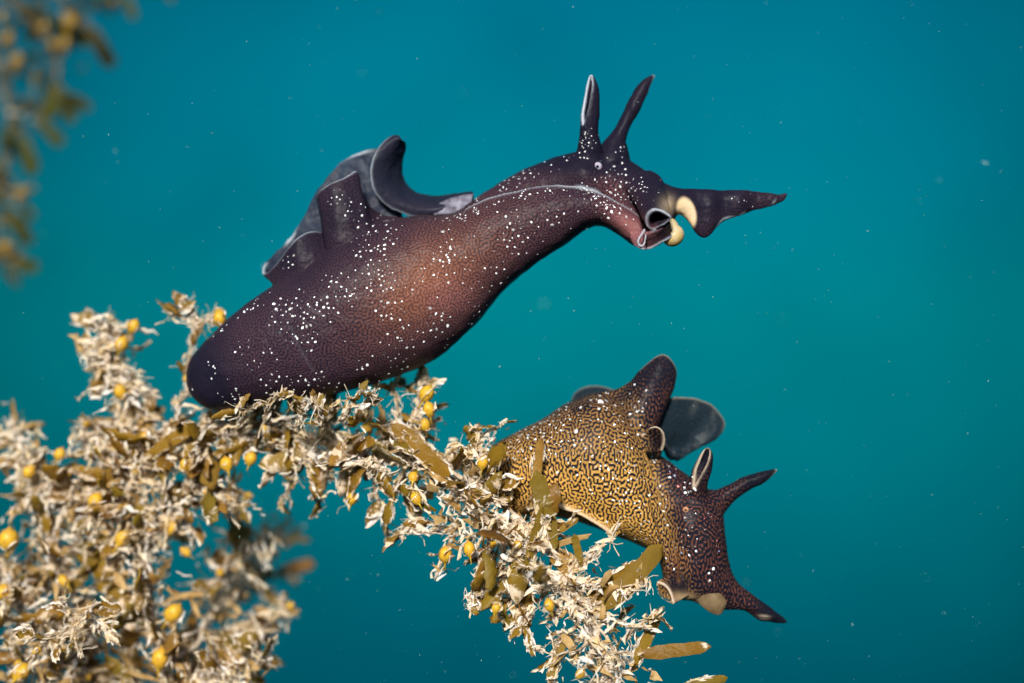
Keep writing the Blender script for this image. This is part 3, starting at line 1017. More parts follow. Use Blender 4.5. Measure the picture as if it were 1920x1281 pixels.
    sheet(m2, [(1262, 852, .75), (1246, 832, .62), (1228, 805, .55), (1215, 782, .55), (1224, 762, .6), (1255, 748, .7), (1295, 745, .85), (1330, 756, 1.0), (1353, 778, 1.05), (1358, 800, 1.0), (1340, 820, .95), (1305, 836, .9)],
          [(1262, 862, .85), (1258, 860, .88), (1255, 856, .9), (1254, 850, .92), (1256, 846, .94), (1260, 844, .96), (1264, 844, .98), (1268, 846, 1.0), (1270, 850, 1.0), (1270, 855, 1.0), (1268, 860, .98), (1264, 864, .95)],
          90, 18, .05, .12, bulge=.10, rims=rm)
    blob(m2, 1263, 852, .9, 17, 13, .1)
    f1 = remesh(m2, .018, 3)
    roughen(f1, .03, 3.0)
    rm2 = []
    m3 = MB()
    sheet(m3, [(1072, 752, 1.25), (1078, 738, 1.3), (1095, 727, 1.3), (1120, 724, 1.3), (1145, 730, 1.3), (1165, 742, 1.3)],
          [(1080, 775, 1.0), (1090, 775, 1.0), (1105, 775, 1.0), (1120, 775, 1.0), (1138, 778, 1.0), (1155, 780, 1.0)], 50, 10, .05, .14, rims=rm2)
    f2 = remesh(m3, .018, 3)
    for me_, rmx in ((f1, rm), (f2, rm2)):
        c2 = coords(me_)
        ax, ay = to_px(c2)
        u2 = maze(me_, 2, 9, 12, 0.0, 5)
        streak = gauss(ax, ay, 1302, 762, 6, 16, 25) + gauss(ax, ay, 1338, 775, 5, 16, 10) * .8
        set_attr(me_, 'pattern', np.clip(.93 + .06 * u2 - .45 * streak, 0, 1))
        set_attr(me_, 'rim', rim_field(c2, rmx, .03) * .75)
        set_attr(me_, 'warm', np.zeros(len(c2)))
        set_attr(me_, 'pink', np.zeros(len(c2)))
        me_.materials.append(M_FLAP2)
        me_.name = 'parapodium'
        child_at(link('parapodium', me_), root)
    # translucent cream lips
    l1 = MB()
    sheet(l1, [(1304, 1122, .12), (1318, 1138, .1), (1334, 1149, .12), (1349, 1152, .15), (1358, 1140, .2)], [(1318, 1106, .02), (1328, 1100, .0), (1342, 1098, .0), (1354, 1108, .05), (1360, 1122, .12)], 30, 10, .05, .1, bulge=.06)
    ml = remesh(l1, .015, 6)
    ml.materials.append(M_LIP)
    ml.name = 'lip'
    child_at(link('lip', ml), root)
    eye(root, me, 1286, 956, 6.0, M_EYE2)
    rng = random.Random(5)
    C = [(960, 830, 40, 34, 3.2), (1010, 812, 36, 34, 3.2), (1050, 780, 24, 24, 3.0), (1040, 840, 36, 44, 3.4), (1128, 752, 16, 18, 3.6), (1140, 748, 5, 8, 5.0), (1090, 770, 12, 26, 3.0), (1170, 800, 22, 34, 3.4),
         (1195, 755, 8, 12, 3.6), (1190, 725, 2, 3, 5.0), (1100, 860, 26, 44, 3.4), (1150, 860, 26, 44, 3.4), (1130, 920, 28, 50, 3.2), (1190, 900, 22, 36, 3.2), (1180, 960, 26, 40, 3.0), (1215, 1000, 24, 28, 3.2),
         (1240, 1040, 10, 14, 3.4), (1258, 1065, 4, 8, 3.8), (1276, 900, 10, 18, 3.2), (1290, 918, 8, 8, 3.8), (1262, 870, 8, 14, 2.6), (1250, 930, 6, 14, 2.8), (1296, 960, 6, 8, 3.4), (1296, 1000, 8, 14, 3.2),
         (1292, 1035, 8, 12, 3.6), (1330, 1000, 8, 24, 3.0), (1332, 1070, 3, 6, 4.6), (1330, 1090, 3, 5, 4.2), (1276, 1065, 1, 1, 5.0), (1348, 1030, 3, 8, 3.0), (1320, 975, 4, 12, 3.2), (950, 870, 24, 30, 2.8), (1280, 825, 6, 10, 3.0)]
    L = [([(1222, 860), (1232, 890), (1242, 930), (1252, 970)], 14, 5, 2.8), ([(940, 832), (980, 808), (1030, 780), (1065, 755)], 26, 4, 3.2)]
    sp = speckles(me, [(a, b, max(1, int(n * .75)), sp_, r) for a, b, n, sp_, r in C], rng, L, .56)
    # the few large white blotches
    sp2 = speckles(me, [(1080, 809, 1, .1, 9), (990, 816, 1, .1, 8), (1077, 835, 1, .1, 8), (1125, 752, 1, .1, 8), (1062, 861, 1, .1, 5.5)], rng)
    sp.add(sp2.v, sp2.f)
    sme = sp.mesh('speckles', M_SPOT)
    set_attr(sme, 'tone', np.repeat([rng.choice((.15, .4, .7, 1, 1, 1)) for _ in range(len(sp.v) // 17)], 17))
    vx = np.array([to_px(np.array([v]))[0][0] for v in sp.v[::17]])
    pick = np.array([rng.random() for _ in vx])
    set_attr(sme, 'red', np.repeat(((pick < .16) & (vx > 1240)) * .8, 17))  # coloured glints on the head, painted as red and blue dots
    set_attr(sme, 'blue', np.repeat(((pick > .84) & (vx > 1200)) * .6, 17))
    so = link('speckles', sme)
    so['kind'] = 'stuff'
    child_at(so, root)


hare_one()
hare_two()


# ------------------------------------------------------------------ seaweed
def blade_mesh(seed, teeth=0.18, seg=9, width=0.15, strap=False):
    """thin frond along +X, unit length, tapered with a ragged edge, curled and twisted"""
    rng = random.Random(seed)
    curl, tw = rng.uniform(-.5, .5), rng.uniform(-1.0, 1.0)
    peak = rng.uniform(.45, .7)
    th = 0.011
    top, bot = [], []
    for i in range(seg + 1):
        t = i / seg
        w = width * min(1, (t / peak) ** .6 if t < peak else ((1 - t) / (1 - peak)) ** .45) + 0.012
        if strap:
            w = width * min(1.0, .35 + (t / .25) ** .6 * .65, ((1 - t) / .14) ** .5) * (1 + .08 * math.sin(5 * t + seed)) + .01
        a = tw * t * (.4 if strap else 1)
        for j in (-1, -0.05, 1):
            ww = w * j * (1 + (rng.uniform(-1.6, 1) * teeth if abs(j) == 1 else 0))
            x = t + (rng.uniform(-.02, .02) if abs(j) == 1 else 0)
            z = curl * t * t + (0.02 if j > -.5 and j < .5 else rng.uniform(-.035, .035))
            y, z = ww * math.cos(a) , z + ww * math.sin(a)
            top.append((x, y, z + th))
            bot.append((x, y, z - th))
    n = len(top)
    f = []
    for i in range(seg):
        for j in range(2):
            q = (i * 3 + j, i * 3 + j + 1, i * 3 + j + 4, i * 3 + j + 3)
            f.append(q)
            f.append(tuple(n + k for k in q[::-1]))
    for i in range(seg):
        f.append((i * 3, i * 3 + 3, n + i * 3 + 3, n + i * 3))
        f.append((i * 3 + 2, n + i * 3 + 2, n + i * 3 + 5, i * 3 + 5))
    f.append((0, n, n + 1, 1)); f.append((1, n + 1, n + 2, 2))
    e = seg * 3
    f.append((e, e + 1, n + e + 1, n + e)); f.append((e + 1, e + 2, n + e + 2, n + e + 1))
    mb = MB()
    mb.add(top + bot, f)
    return mb


def bladder_mesh():
    """round gas bladder on a short stalk along +X (unit radius 0.5)"""
    mb = MB()
    rr = []
    prof = [(-.95, .05), (-.62, .06), (-.5, .12), (-.4, .3), (-.2, .46), (0, .5), (.2, .46), (.38, .33), (.48, .16), (.53, .07), (.62, .03)]
    for x, r in prof:
        rr.append([(x, r * math.cos(a * math.pi / 6), r * math.sin(a * math.pi / 6)) for a in range(12)])
    mb.rings(rr)
    return mb


BLADES = [blade_mesh(100 + i, .16 + .1 * (i % 3), 9, (.13, .17, .21, .11)[i % 4]).mesh('blade', M_BLADE) for i in range(14)]
STRAPS = [blade_mesh(300 + i, .05, 14, .14, True).mesh('blade', M_CLEAN, True, 42) for i in range(4)]
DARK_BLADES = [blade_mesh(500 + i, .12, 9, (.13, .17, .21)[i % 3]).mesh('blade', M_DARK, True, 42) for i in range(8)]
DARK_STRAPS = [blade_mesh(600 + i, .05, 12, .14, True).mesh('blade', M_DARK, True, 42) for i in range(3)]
BLAD = bladder_mesh().mesh('bladder', M_BLADDER)
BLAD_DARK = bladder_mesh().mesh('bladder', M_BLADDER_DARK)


def orient(o, base, direction, length, roll, width=1.0, face=None):
    d = Vector(direction).normalized()
    u = d.orthogonal().normalized() if face is None else Vector(face).cross(d).normalized()
    u.rotate(Matrix.Rotation(roll, 3, d))
    v = d.cross(u)
    m = Matrix((d, u, v)).transposed()
    o.location = base
    o.rotation_euler = m.to_euler()
    o.scale = (length, length * width, length * width)


def crust_lump(mb, p, r, rng, axis=None):
    """small irregular lump of white growth"""
    if axis is None:
        axis = Vector((rng.gauss(0, 1), rng.gauss(0, 1), rng.gauss(0, 1)))
    a = Vector(axis).normalized()
    b = a.orthogonal().normalized()
    b.rotate(Matrix.Rotation(rng.uniform(0, 6.28), 3, a))
    c = a.cross(b)
    p = Vector(p)
    la, lb, lc = r * rng.uniform(1.0, 2.9), r * rng.uniform(.3, .8), r * rng.uniform(.10, .26)
    bend, sk = rng.uniform(-.6, .6) * r, rng.uniform(0, 6.28)
    vs = []
    n = 7
    for i in range(n):
        t = 2 * math.pi * (i + rng.uniform(-.3, .3)) / n
        k = rng.uniform(.35, 1.35)
        vs.append(p + a * math.cos(t) * la * k + b * math.sin(t) * lb * k + c * (bend * math.cos(2 * t + sk) * k + rng.uniform(-.2, .2) * r))
    vs.append(p + c * lc)
    vs.append(p - c * lc)
    fs = []
    for i in range(n):
        j = (i + 1) % n
        fs.append((i, j, n))
        fs.append((j, i, n + 1))
    mb.add(vs, fs)


def thread(mb, pts, r):
    pts = [Vector(p) for p in pts]
    rr = []
    for i, p in enumerate(pts):
        t = (pts[min(i + 1, len(pts) - 1)] - pts[max(i - 1, 0)]).normalized()
        u = t.orthogonal().normalized()
        v = t.cross(u)
        rr.append([p + (u * math.cos(k * 2.094) + v * math.sin(k * 2.094)) * r for k in range(3)])
    mb.rings(rr)


def stem_tube(mb, pts, r0, r1, ring=7, rng=None):
    n = len(pts)
    c = np.asarray(pts, float)
    tan = np.gradient(c, axis=0)
    tan /= np.linalg.norm(tan, axis=1)[:, None] + 1e-9
    rr = []
    for i in range(n):
        u = np.cross(tan[i], (0.3, 0.9, 0.2))
        u /= np.linalg.norm(u) + 1e-9
        v = np.cross(tan[i], u)
        r = r0 + (r1 - r0) * i / (n - 1)
        if rng:
            r *= rng.uniform(.8, 1.25)
        a = np.linspace(0, 2 * math.pi, ring, endpoint=False)
        rr.append(c[i] + r * (np.cos(a)[:, None] * u + np.sin(a)[:, None] * v))
    mb.rings(rr)


class Weed:
    def __init__(self, base, label, seed, blades=None, straps=None):
        self.blades, self.straps = blades or BLADES, straps or STRAPS
        self.rng = random.Random(seed)
        self.root = thing('seaweed', base, label, 'seaweed', 'branches of seaweed')
        self.crust = MB()
        self.film = MB()
        self.film_share, self.crust_k = .5, 1.0
        self.film_mat, self.blad, self.stem_mat = M_FILM, BLAD, M_STEM
        self.nb = self.nv = 0

    def part(self, name, me):
        o = link(name, me)
        return o

    def put(self, o):
        o.parent = self.root
        o.matrix_parent_inverse = Matrix.Translation(-Vector(self.root.location))

    def stem(self, pts, r0=.06, r1=.03, name='stem'):
        """pts in (px, py, depth)"""
        p = spline_len(np.array([P(*q) for q in pts]), max(10, len(pts) * 6))
        for q in p[1:-1]:
            q += np.array([self.rng.gauss(0, .02) for _ in range(3)])
        mb = MB()
        stem_tube(mb, p, r0, r1, 8, self.rng)
        o = link(name, mb.mesh(name, self.stem_mat))
        self.put(o)
        return p

    def blade(self, base, direction, length, strap=False, roll=None, width=1.0, crust=1.0):
        rng = self.rng
        if self.nb >= 296:
            return
        self.nb += 1
        me = rng.choice(self.straps if strap else self.blades)
        o = link('blade', me)
        self.put(o)
        if roll is None:
            roll = rng.uniform(0, 6.28)
        orient(o, base, direction, length, roll, width, (0, -1, .25) if strap else None)
        # ragged white growth along one or both edges
        M = o.matrix_basis
        if crust > 0:
            vs = me.vertices
            seg = len(vs) // 6 - 1
            for side in (0, 2):
                if rng.random() > .62 * crust * self.crust_k:
                    continue
                s0 = rng.uniform(0, .5)
                s1 = s0 + rng.uniform(.25, .7)
                for i in range(seg):
                    t = i / seg
                    if s0 <= t <= s1:
                        a = M @ vs[i * 3 + side].co
                        b = M @ vs[(i + 1) * 3 + side].co
                        for _ in range(2):
                            q = a.lerp(b, rng.random())
                            crust_lump(self.crust, q + Vector((rng.gauss(0, .015), rng.gauss(0, .015), rng.gauss(0, .015))), rng.uniform(.03, .075) * (1 if length > .5 else .8), rng, b - a)

    def bladder(self, c, direction, r):
        if self.nv >= 290:
            return
        self.nv += 1
        o = link('bladder', self.blad)
        self.put(o)
        orient(o, c, direction, 2 * r * self.rng.uniform(.82, 1.0), 0.0, self.rng.uniform(.76, .95))
        for _ in range(self.rng.randrange(3, 9) if self.crust_k > .5 else 0):
            q = Vector((self.rng.gauss(0, 1), self.rng.gauss(0, 1), self.rng.gauss(0, 1))).normalized()
            crust_lump(self.crust, Vector(c) + q * r * .86, r * self.rng.uniform(.15, .4), self.rng, q.orthogonal())

    def fuzz(self, pts, n, spread, r=.05):
        """lumps and threads of growth scattered along a line"""
        rng = self.rng
        m = len(pts)
        for _ in range(int(n * self.crust_k)):
            i = rng.randrange(m - 1)
            f = rng.random()
            q = pts[i] * (1 - f) + pts[i + 1] * f
            q = q + np.array([rng.gauss(0, spread) for _ in range(3)])
            crust_lump(self.crust, q, r * rng.uniform(.4, 1.3), rng, Vector(pts[i + 1] - pts[i]) + Vector((rng.gauss(0, .05), rng.gauss(0, .05), rng.gauss(0, .05))))
        for _ in range(n // 4):
            i = rng.randrange(m)
            q = Vector(pts[i])
            d = Vector((rng.gauss(0, 1), rng.gauss(0, 1), rng.gauss(0, 1))).normalized()
            k = []
            for s in range(5):
                k.append(q.copy())
                q = q + d * rng.uniform(.05, .13)
                d = (d + Vector((rng.gauss(0, .4), rng.gauss(0, .4), rng.gauss(0, .4)))).normalized()
            thread(self.crust, k, rng.uniform(.004, .010))

    def strand(self, pts, r):
        """knobbly strand of white growth"""
        rng = self.rng
        p = np.array(pts, float)
        n = len(p)
        rr = []
        t = np.gradient(p, axis=0)
        for i in range(n):
            tv = Vector(t[i]).normalized()
            u = tv.orthogonal().normalized()
            v = tv.cross(u)
            q = r * rng.uniform(.35, 1.5) * (1 if 0 < i < n - 1 else .3)
            rr.append([Vector(p[i]) + (u * math.cos(k * 1.2566) + v * math.sin(k * 1.2566) * .6) * q * rng.uniform(.7, 1.3) for k in range(5)])
        self.crust.rings(rr)

    def branchlet(self, a, b, blades=3, blad=.3, fz=14, bl=(.35, .75)):
        """twig from a to b (world) carrying fronds and bladders"""
        rng = self.rng
        a, b = np.asarray(a, float), np.asarray(b, float)
        L = np.linalg.norm(b - a)
        mid = (a + b) / 2 + np.array([rng.gauss(0, .14 * L) for _ in range(3)])
        p = spline_len(np.array([a, mid, b]), 9)
        mb = MB()
        stem_tube(mb, p, .042, .018, 6, rng)
        o = link('twig', mb.mesh('twig', self.stem_mat))
        self.put(o)
        d = Vector(b - a).normalized()
        for i in range(blades):
            f = rng.uniform(.35, 1.0)
            q = p[int(f * 8)]
            dd = d + Vector((rng.gauss(0, .65), rng.gauss(0, .65), rng.gauss(0, .65)))
            self.blade(q, dd, rng.uniform(*bl), False, width=rng.uniform(.9, 1.6))
        if rng.random() < blad:
            q = Vector(p[rng.randrange(4, 9)])
            dd = (d + Vector((rng.gauss(0, .7), rng.gauss(0, .7), rng.gauss(0, .7)))).normalized()
            r = rng.uniform(.065, .125)
            self.bladder(q + dd * r * 1.6, dd, r)
        self.fuzz(p, fz, .045)

    def finish(self):
        if self.crust.v:
            o = link('white_growth', self.crust.mesh('white_growth', M_CRUST, True, 55))
            o['kind'] = 'stuff'
            self.put(o)
        if self.film.v:
            o = link('torn_film', self.film.mesh('torn_film', self.film_mat, True, 55))
            o['kind'] = 'stuff'
            self.put(o)


def along(w, line, count, rad, lift=(0, 0, 0), blades=(2, 3), blad=.35, fz=14, bl=(.35, .75), fore=.4, scraps=9, sz=1.0):
    """bushy growth round a stem: line rows are (px, py, depth, reach in px)"""
    rng = w.rng
    d = spline_len(np.array(line, float), 120)
    pts = np.array([P(q[0], q[1], q[2]) for q in d])
    tan = np.gradient(pts, axis=0)
    for i in range(count):
        k = int((i + rng.random()) / count * 119)
        t = Vector(tan[k]).normalized()
        u = t.cross(Vector((0, 1, 0))).normalized()
        v = t.cross(u)
        a = rng.uniform(0, 6.28)
        r = d[k][3] / 100 * rng.uniform(.45, 1.0) * rad
        dv = (u * math.cos(a) + v * math.sin(a) * .8) * r + t * rng.uniform(-.1, 1) * fore * r + Vector(lift) * r
        q = min(1.0, max(.5, d[k][3] / 70))
        w.branchlet(pts[k], pts[k] + np.array(dv), rng.randint(*blades), blad, fz, (bl[0] * q, bl[1] * q))
    w.fuzz(pts, int(count * 5), .09, .06)
    # torn scraps of weed filling the inside of the bush
    for i in range(int(count * scraps)):
        k = rng.randrange(120)
        r = d[k][3] / 100 * rad
        q = pts[k] + np.array([rng.gauss(0, .42 * r), rng.gauss(0, .36 * r) + .1, rng.gauss(0, .42 * r)])
        a = Vector((rng.gauss(0, 1), rng.gauss(0, .6), rng.gauss(0, 1)))
        crust_lump(w.film if (i % 2 or rng.random() < 2 * w.film_share - 1) else w.crust, q, (.04 + (.15 if i % 2 else .05) * rng.random() ** 2) * sz, rng, a)




def dirpx(a, b, y0, y1=None):
    y1 = y0 if y1 is None else y1
    return Vector(P(b[0], b[1], y1) - P(a[0], a[1], y0))


def strands(w, line, count, slope=None):
    """white knobbly strands of growth criss-crossing a stretch of weed"""
    rng = w.rng
    for _ in range(count):
        k = rng.randrange(len(line) - 1)
        f = rng.random()
        q = np.array(line[k], float) * (1 - f) + np.array(line[k + 1], float) * f
        a = np.array((q[0] + rng.gauss(0, .36) * q[3], q[1] + rng.gauss(0, .36) * q[3]))
        ang = rng.gauss(.6, .7) if q[0] > 880 else rng.uniform(0, 3.14)
        ln = rng.uniform(25, 75)
        b = a + ln * np.array((math.cos(ang), math.sin(ang)))
        y0 = q[2] - rng.uniform(.1, .6)
        m = 9
        p = np.array([P(*(a + (b - a) * i / (m - 1) + np.array((rng.gauss(0, 2.6), rng.gauss(0, 2.6)))), y0 + rng.gauss(0, .03)) for i in range(m)])
        w.strand(p, rng.uniform(.014, .042))


# --- the long arching branch the animals hold on to
def weed_arch():
    w = Weed(P(250, 900, 1.6), 'long arching seaweed branch running under both sea hares, thick with white growth', 21)
    line = [(200, 960, 2.0, 60), (270, 880, 1.8, 70), (340, 822, 1.6, 66), (430, 800, 1.45, 60), (520, 800, 1.25, 66), (600, 828, 1.1, 90), (680, 832, .9, 90), (760, 850, .6, 88),
            (820, 890, .4, 92), (880, 945, .1, 96), (950, 1010, -.2, 104), (1020, 1070, -.4, 112), (1080, 1130, -.5, 104), (1120, 1200, -.6, 100), (1150, 1310, -.6, 90)]
    w.stem([q[:3] for q in line], .10, .06)
    w.stem([(640, 850, 1.0), (760, 870, .6), (880, 900, .1), (1000, 1000, -.4), (1090, 1120, -.6), (1170, 1250, -.7)], .05, .03)
    # twigs that stand out of the outline
    for a, b, ya, yb in (((330, 760), (350, 690), 1.8, 1.7), ((350, 690), (372, 610), 1.7, 1.5), ((372, 610), (318, 592), 1.5, 1.5), ((372, 610), (405, 592), 1.5, 1.4), ((372, 615), (350, 580), 1.5, 1.5),
                         ((790, 790), (790, 705), .6, .7), ((740, 800), (735, 715), .7, .8), ((770, 800), (800, 720), .7, .8),
                         ((850, 880), (905, 825), .3, .1), ((880, 880), (945, 795), .3, .0), ((610, 850), (600, 945), 1.0, 1.0), ((560, 850), (520, 945), 1.2, 1.3), ((660, 870), (650, 945), .8, .7),
                         ((860, 1000), (815, 1085), .0, .0), ((900, 1050), (880, 1140), -.2, -.3), ((1000, 1140), (960, 1180), -.5, -.6), ((1060, 1200), (1040, 1262), -.6, -.6),
                         ((1140, 1130), (1215, 1090), -.5, -.5), ((1170, 1200), (1240, 1150), -.6, -.6), ((700, 900), (730, 1000), .6, .4), ((830, 990), (740, 1000), .2, .1), ((500, 795), (523, 737), .3, -.55), ((600, 800), (588, 752), .1, -.6), ((450, 795), (446, 764), .3, -.3), ((690, 780), (706, 732), .1, -.6), ((640, 790), (650, 744), .1, -.6), ((550, 800), (556, 756), .2, -.5)):
        w.branchlet(P(*a, ya), P(*b, yb), 3, .1, 34, (.3, .55))
    # bladders the photograph shows clearly
    for x, y, d, r in ((800, 738, .55, 15), (804, 768, .5, 16), (797, 797, .6, 13), (412, 597, 1.4, 15), (905, 868, .0, 13), (425, 870, 1.2, 14), (470, 860, 1.2, 14), (450, 790, 1.4, 12), (780, 935, .0, 13),
                       (775, 895, .2, 12), (835, 1040, -.1, 16), (880, 1030, -.2, 15), (660, 935, .6, 13), (350, 870, 1.6, 14), (1030, 1135, -.9, 12), (548, 755, 1.0, 11), (600, 775, .9, 13), (690, 800, .5, 11), (930, 1140, -.6, 11)):
        w.bladder(Vector(P(x, y, d - .4)), Vector((w.rng.gauss(0, .5), w.rng.gauss(0, .3), 1)), r / 100 * 1.12)
    # broad clean fronds in front
    for a, b, ya, yb, wd, roll in (((738, 795), (842, 895), .1, -.1, .95, 0.2), ((1040, 1030), (1003, 880), -.75, -.75, .8, .1), ((1003, 905), (1016, 822), -.6, -.5, .9, .3), ((1046, 998), (1085, 972), -.7, -.7, 1.0, .2),
                                   ((1130, 1140), (1246, 1026), -.75, -.8, 1.0, .15), ((1095, 1130), (1205, 1055), -.6, -.5, .9, .3), ((1200, 1228), (1326, 1212), -.6, -.5, .8, .1), ((1270, 1290), (1366, 1272), -.5, -.5, .8, .2),
                                   ((1185, 1250), (1244, 1146), -.6, -.6, .85, .2), ((280, 850), (365, 800), 1.2, 1.0, .9, .2), ((985, 1070), (1020, 950), -.8, -.9, .6, .4), ((1085, 1100), (1040, 1040), -.8, -.9, 1.0, .2),
                                   ((930, 1120), (960, 1190), -.6, -.6, .7, .2), ((985, 1180), (1000, 1230), -.7, -.6, .8, .2), ((1060, 1200), (1030, 1275), -.7, -.7, .8, .2), ((690, 855), (730, 905), .2, .1, .9, .3), ((1090, 1060), (1075, 1000), -.9, -.95, .9, .1)):
        d = dirpx(a, b, ya, yb)
        w.blade(Vector(P(*a, ya)), d, d.length, True, roll, wd * .82, crust=.8)
    along(w, line, 96, 1.0, (0, -.15, 0), (2, 3), .2, 18, (.45, .95), scraps=11)
    # torn sheets of white film
    rng = w.rng
    for (a, b, n) in (((1015, 930), (1050, 1060), 60), ((1050, 1080), (1150, 1000), 70), ((960, 1040), (1120, 1150), 90), ((1000, 980), (960, 1060), 40), ((760, 800), (790, 860), 40), ((1150, 1120), (1215, 1090), 30),
                      ((1080, 1150), (1040, 1090), 50), ((740, 1000), (860, 990), 60), ((850, 840), (920, 825), 30), ((1100, 1180), (1160, 1270), 60), ((930, 960), (1000, 1040), 50), ((640, 860), (730, 880), 40), ((1000, 1110), (1120, 1090), 60)):
        p = np.array([P(*a, -.75 if a[0] > 900 else .1), P((a[0] + b[0]) / 2 + rng.uniform(-12, 12), (a[1] + b[1]) / 2 + rng.uniform(-12, 12), -.8 if a[0] > 900 else .1), P(*b, -.75 if a[0] > 900 else .1)])
        w.fuzz(spline_len(p, 14), n, .035, .075)
    strands(w, line, 190)
    w.finish()


# --- the bushy clump in the lower left corner
def weed_clump():
    w = Weed(P(300, 1400, 2.4), 'bushy tan seaweed clump filling the lower left corner with yellow bladders', 33)
    rows = [([(320, 1340, 2.2, 80), (290, 1170, 2.0, 95), (262, 1010, 1.9, 90), (240, 900, 2.0, 75), (232, 810, 2.1, 55), (238, 740, 2.1, 34), (216, 660, 2.2, 34), (206, 596, 2.2, 22)], 56),
            ([(190, 1340, 2.4, 80), (150, 1160, 2.4, 90), (105, 1010, 2.5, 80), (60, 890, 2.6, 60), (22, 800, 2.7, 36)], 44),
            ([(250, 900, 2.1, 50), (190, 830, 2.2, 46), (152, 800, 2.2, 30)], 12), ([(330, 1340, 3.0, 70), (385, 1170, 3.1, 80), (440, 1060, 3.2, 60), (500, 1010, 3.4, 34)], 14),
            ([(350, 1340, 2.6, 60), (420, 1230, 2.8, 60), (485, 1180, 3.0, 46), (535, 1150, 3.1, 26)], 12), ([(100, 1340, 1.8, 80), (60, 1210, 1.8, 90), (5, 1060, 2.0, 70)], 26),
            ([(290, 1340, 1.4, 60), (390, 1285, 1.5, 60), (470, 1215, 1.6, 40)], 16), ([(280, 1010, 2.0, 50), (340, 950, 1.9, 60), (400, 905, 1.7, 60), (440, 955, 1.6, 30)], 18),
            ([(262, 1010, 2.0, 60), (180, 950, 2.1, 70), (60, 905, 2.3, 40)], 20), ([(236, 745, 2.1, 25), (190, 690, 2.0, 26), (152, 640, 2.0, 20)], 7)]
    for line, n in rows:
        w.stem([q[:3] for q in line], .07, .03)
        along(w, line, int(n * .52), 1.0, (0, -.1, 0), (2, 3), .42, 20, (.5, 1.05), scraps=26)
        strands(w, line, int(n * 1.6))
    for x, y, d, r in ((250, 612, 2.0, 14), (228, 645, 2.0, 14), (226, 735, 1.9, 16), (274, 822, 1.9, 17), (220, 836, 2.0, 10), (253, 880, 1.9, 13), (180, 940, 1.9, 16), (230, 1010, 1.8, 15), (16, 1012, 1.7, 22), (112, 852, 2.2, 13),
                       (55, 885, 2.2, 14), (200, 1160, 1.2, 12), (325, 1150, 1.9, 20), (300, 1235, 1.6, 20), (5, 1110, 1.6, 18), (348, 1035, 2.4, 12), (320, 990, 2.0, 16), (120, 1090, 2.0, 14), (40, 1260, 1.4, 18)):
        w.bladder(Vector(P(x, y, d - .4)), Vector((w.rng.gauss(0, .5), w.rng.gauss(0, .3), 1)), r / 100 * 1.12)
    # a nearer tuft, almost sharp
    for b in ((75, 1200), (110, 1120), (185, 1130), (150, 1230), (60, 1240), (200, 1180)):
        w.branchlet(P(140, 1175, .3), P(*b, .1 + w.rng.uniform(-.2, .2)), 2, .1, 34, (.4, .6))
    w.finish()


# --- a sprig farther back on the right of the clump, and a blurred branch hanging top left
def weed_back():
    w = Weed(P(400, 1120, 5.0), 'small greenish seaweed sprig out of focus behind the lower left clump', 44)
    line = [(400, 1140, 4.6, 40), (460, 1060, 5.0, 60), (510, 1010, 5.4, 50), (540, 990, 5.6, 30)]
    w.stem([q[:3] for q in line], .06, .03)
    along(w, line, 11, 1.0, (0, 0, 0), (2, 3), .1, 10, (.5, .8))
    line = [(420, 1110, 5, 30), (500, 1085, 5.4, 30), (560, 1065, 5.6, 20)]
    w.stem([q[:3] for q in line], .04, .03)
    w.blade(Vector(P(520, 1072, 5.5)), dirpx((520, 1072), (590, 1055), 5.5), .85, True, .2, 1.0, 0)
    along(w, line, 4, 1.0, (0, 0, 0), (1, 2), .0, 6, (.5, .8))
    w.finish()


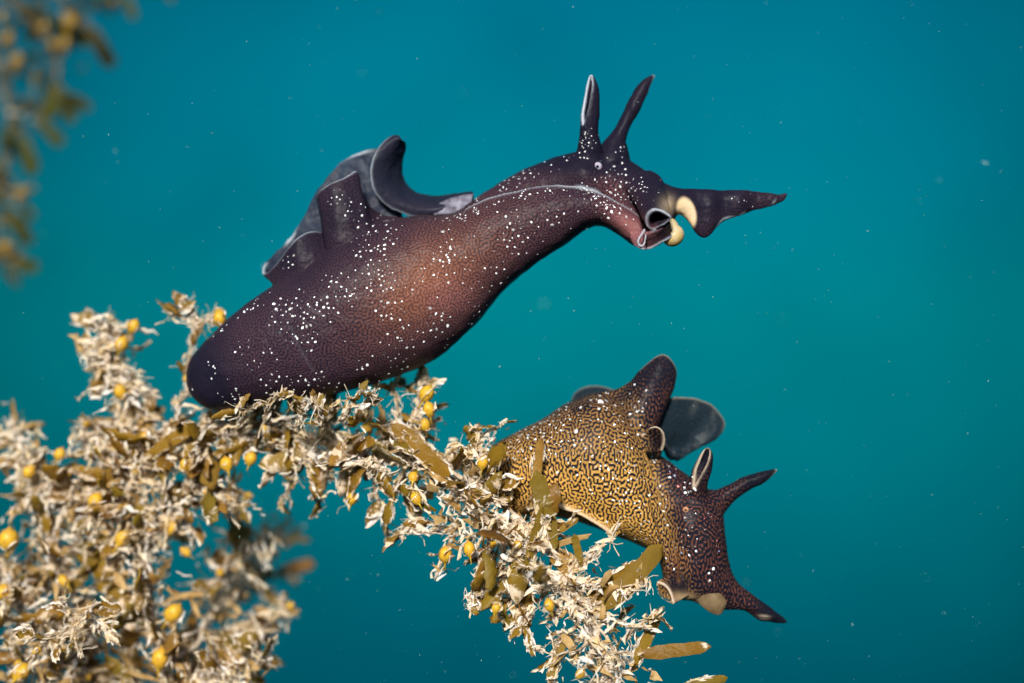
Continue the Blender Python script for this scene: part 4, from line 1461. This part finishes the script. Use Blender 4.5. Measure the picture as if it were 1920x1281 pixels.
def weed_hanging():
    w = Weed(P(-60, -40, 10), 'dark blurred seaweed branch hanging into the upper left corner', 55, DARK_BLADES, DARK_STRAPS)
    w.film_share, w.crust_k, w.film_mat, w.blad, w.stem_mat = .95, .12, M_FILM_DARK, BLAD_DARK, M_STEM_DARK  # low light on this branch comes from the darker material copies
    lines = [([(-40, -60, 10, 60), (60, 40, 10.5, 60), (110, 110, 10.5, 60), (90, 190, 11, 50), (60, 240, 11, 40)], 15),
             ([(-60, 40, 11, 60), (0, 130, 11, 60), (20, 250, 11, 50), (5, 360, 11, 40), (10, 480, 11.5, 40)], 17),
             ([(40, -60, 11, 40), (140, 20, 11, 50), (180, 80, 11, 30)], 9), ([(160, -60, 11, 40), (240, 0, 11.5, 26)], 5), ([(-60, 330, 10.5, 30), (20, 360, 10.5, 40), (40, 390, 10.5, 30)], 4),
             ([(-60, 520, 10.5, 30), (0, 480, 10.5, 50), (40, 500, 10.5, 30)], 6)]
    for line, n in lines:
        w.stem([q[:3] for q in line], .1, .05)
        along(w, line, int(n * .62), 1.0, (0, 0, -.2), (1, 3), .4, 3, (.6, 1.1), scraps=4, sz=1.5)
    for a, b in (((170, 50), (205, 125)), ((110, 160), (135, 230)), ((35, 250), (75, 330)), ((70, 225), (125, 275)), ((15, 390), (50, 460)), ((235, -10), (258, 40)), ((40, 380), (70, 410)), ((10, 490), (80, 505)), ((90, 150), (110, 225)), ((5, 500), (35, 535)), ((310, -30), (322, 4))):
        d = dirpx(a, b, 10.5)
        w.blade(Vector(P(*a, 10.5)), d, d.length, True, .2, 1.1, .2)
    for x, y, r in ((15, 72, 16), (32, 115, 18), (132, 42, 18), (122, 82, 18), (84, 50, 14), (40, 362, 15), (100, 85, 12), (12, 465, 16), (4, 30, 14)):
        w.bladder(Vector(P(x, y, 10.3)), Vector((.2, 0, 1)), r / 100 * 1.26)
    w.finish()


weed_arch()
weed_clump()
weed_back()
weed_hanging()


# ------------------------------------------------------------------ drifting specks
def build_snow():
    rng = random.Random(77)
    mb = MB()
    for i in range(1500):
        y = rng.choice((rng.uniform(-2.5, 2), rng.uniform(-3, 6), rng.uniform(-1.5, 1)))
        if i % 12 == 0:
            y = rng.choice((rng.uniform(-6, -3), rng.uniform(4, 10)))
        r = rng.choice((.005, .006, .008, .010, .013)) * (2.0 if i % 12 == 0 else 1) * rng.uniform(.7, 1.2)
        q = P(rng.uniform(-300, 2220), rng.uniform(-250, 1530), y)
        crust_lump(mb, q, r, rng)
    o = link('marine_snow', mb.mesh('marine_snow', M_SNOW))
    o['kind'] = 'stuff'
    o['label'] = 'tiny pale specks drifting in the open water'


build_snow()
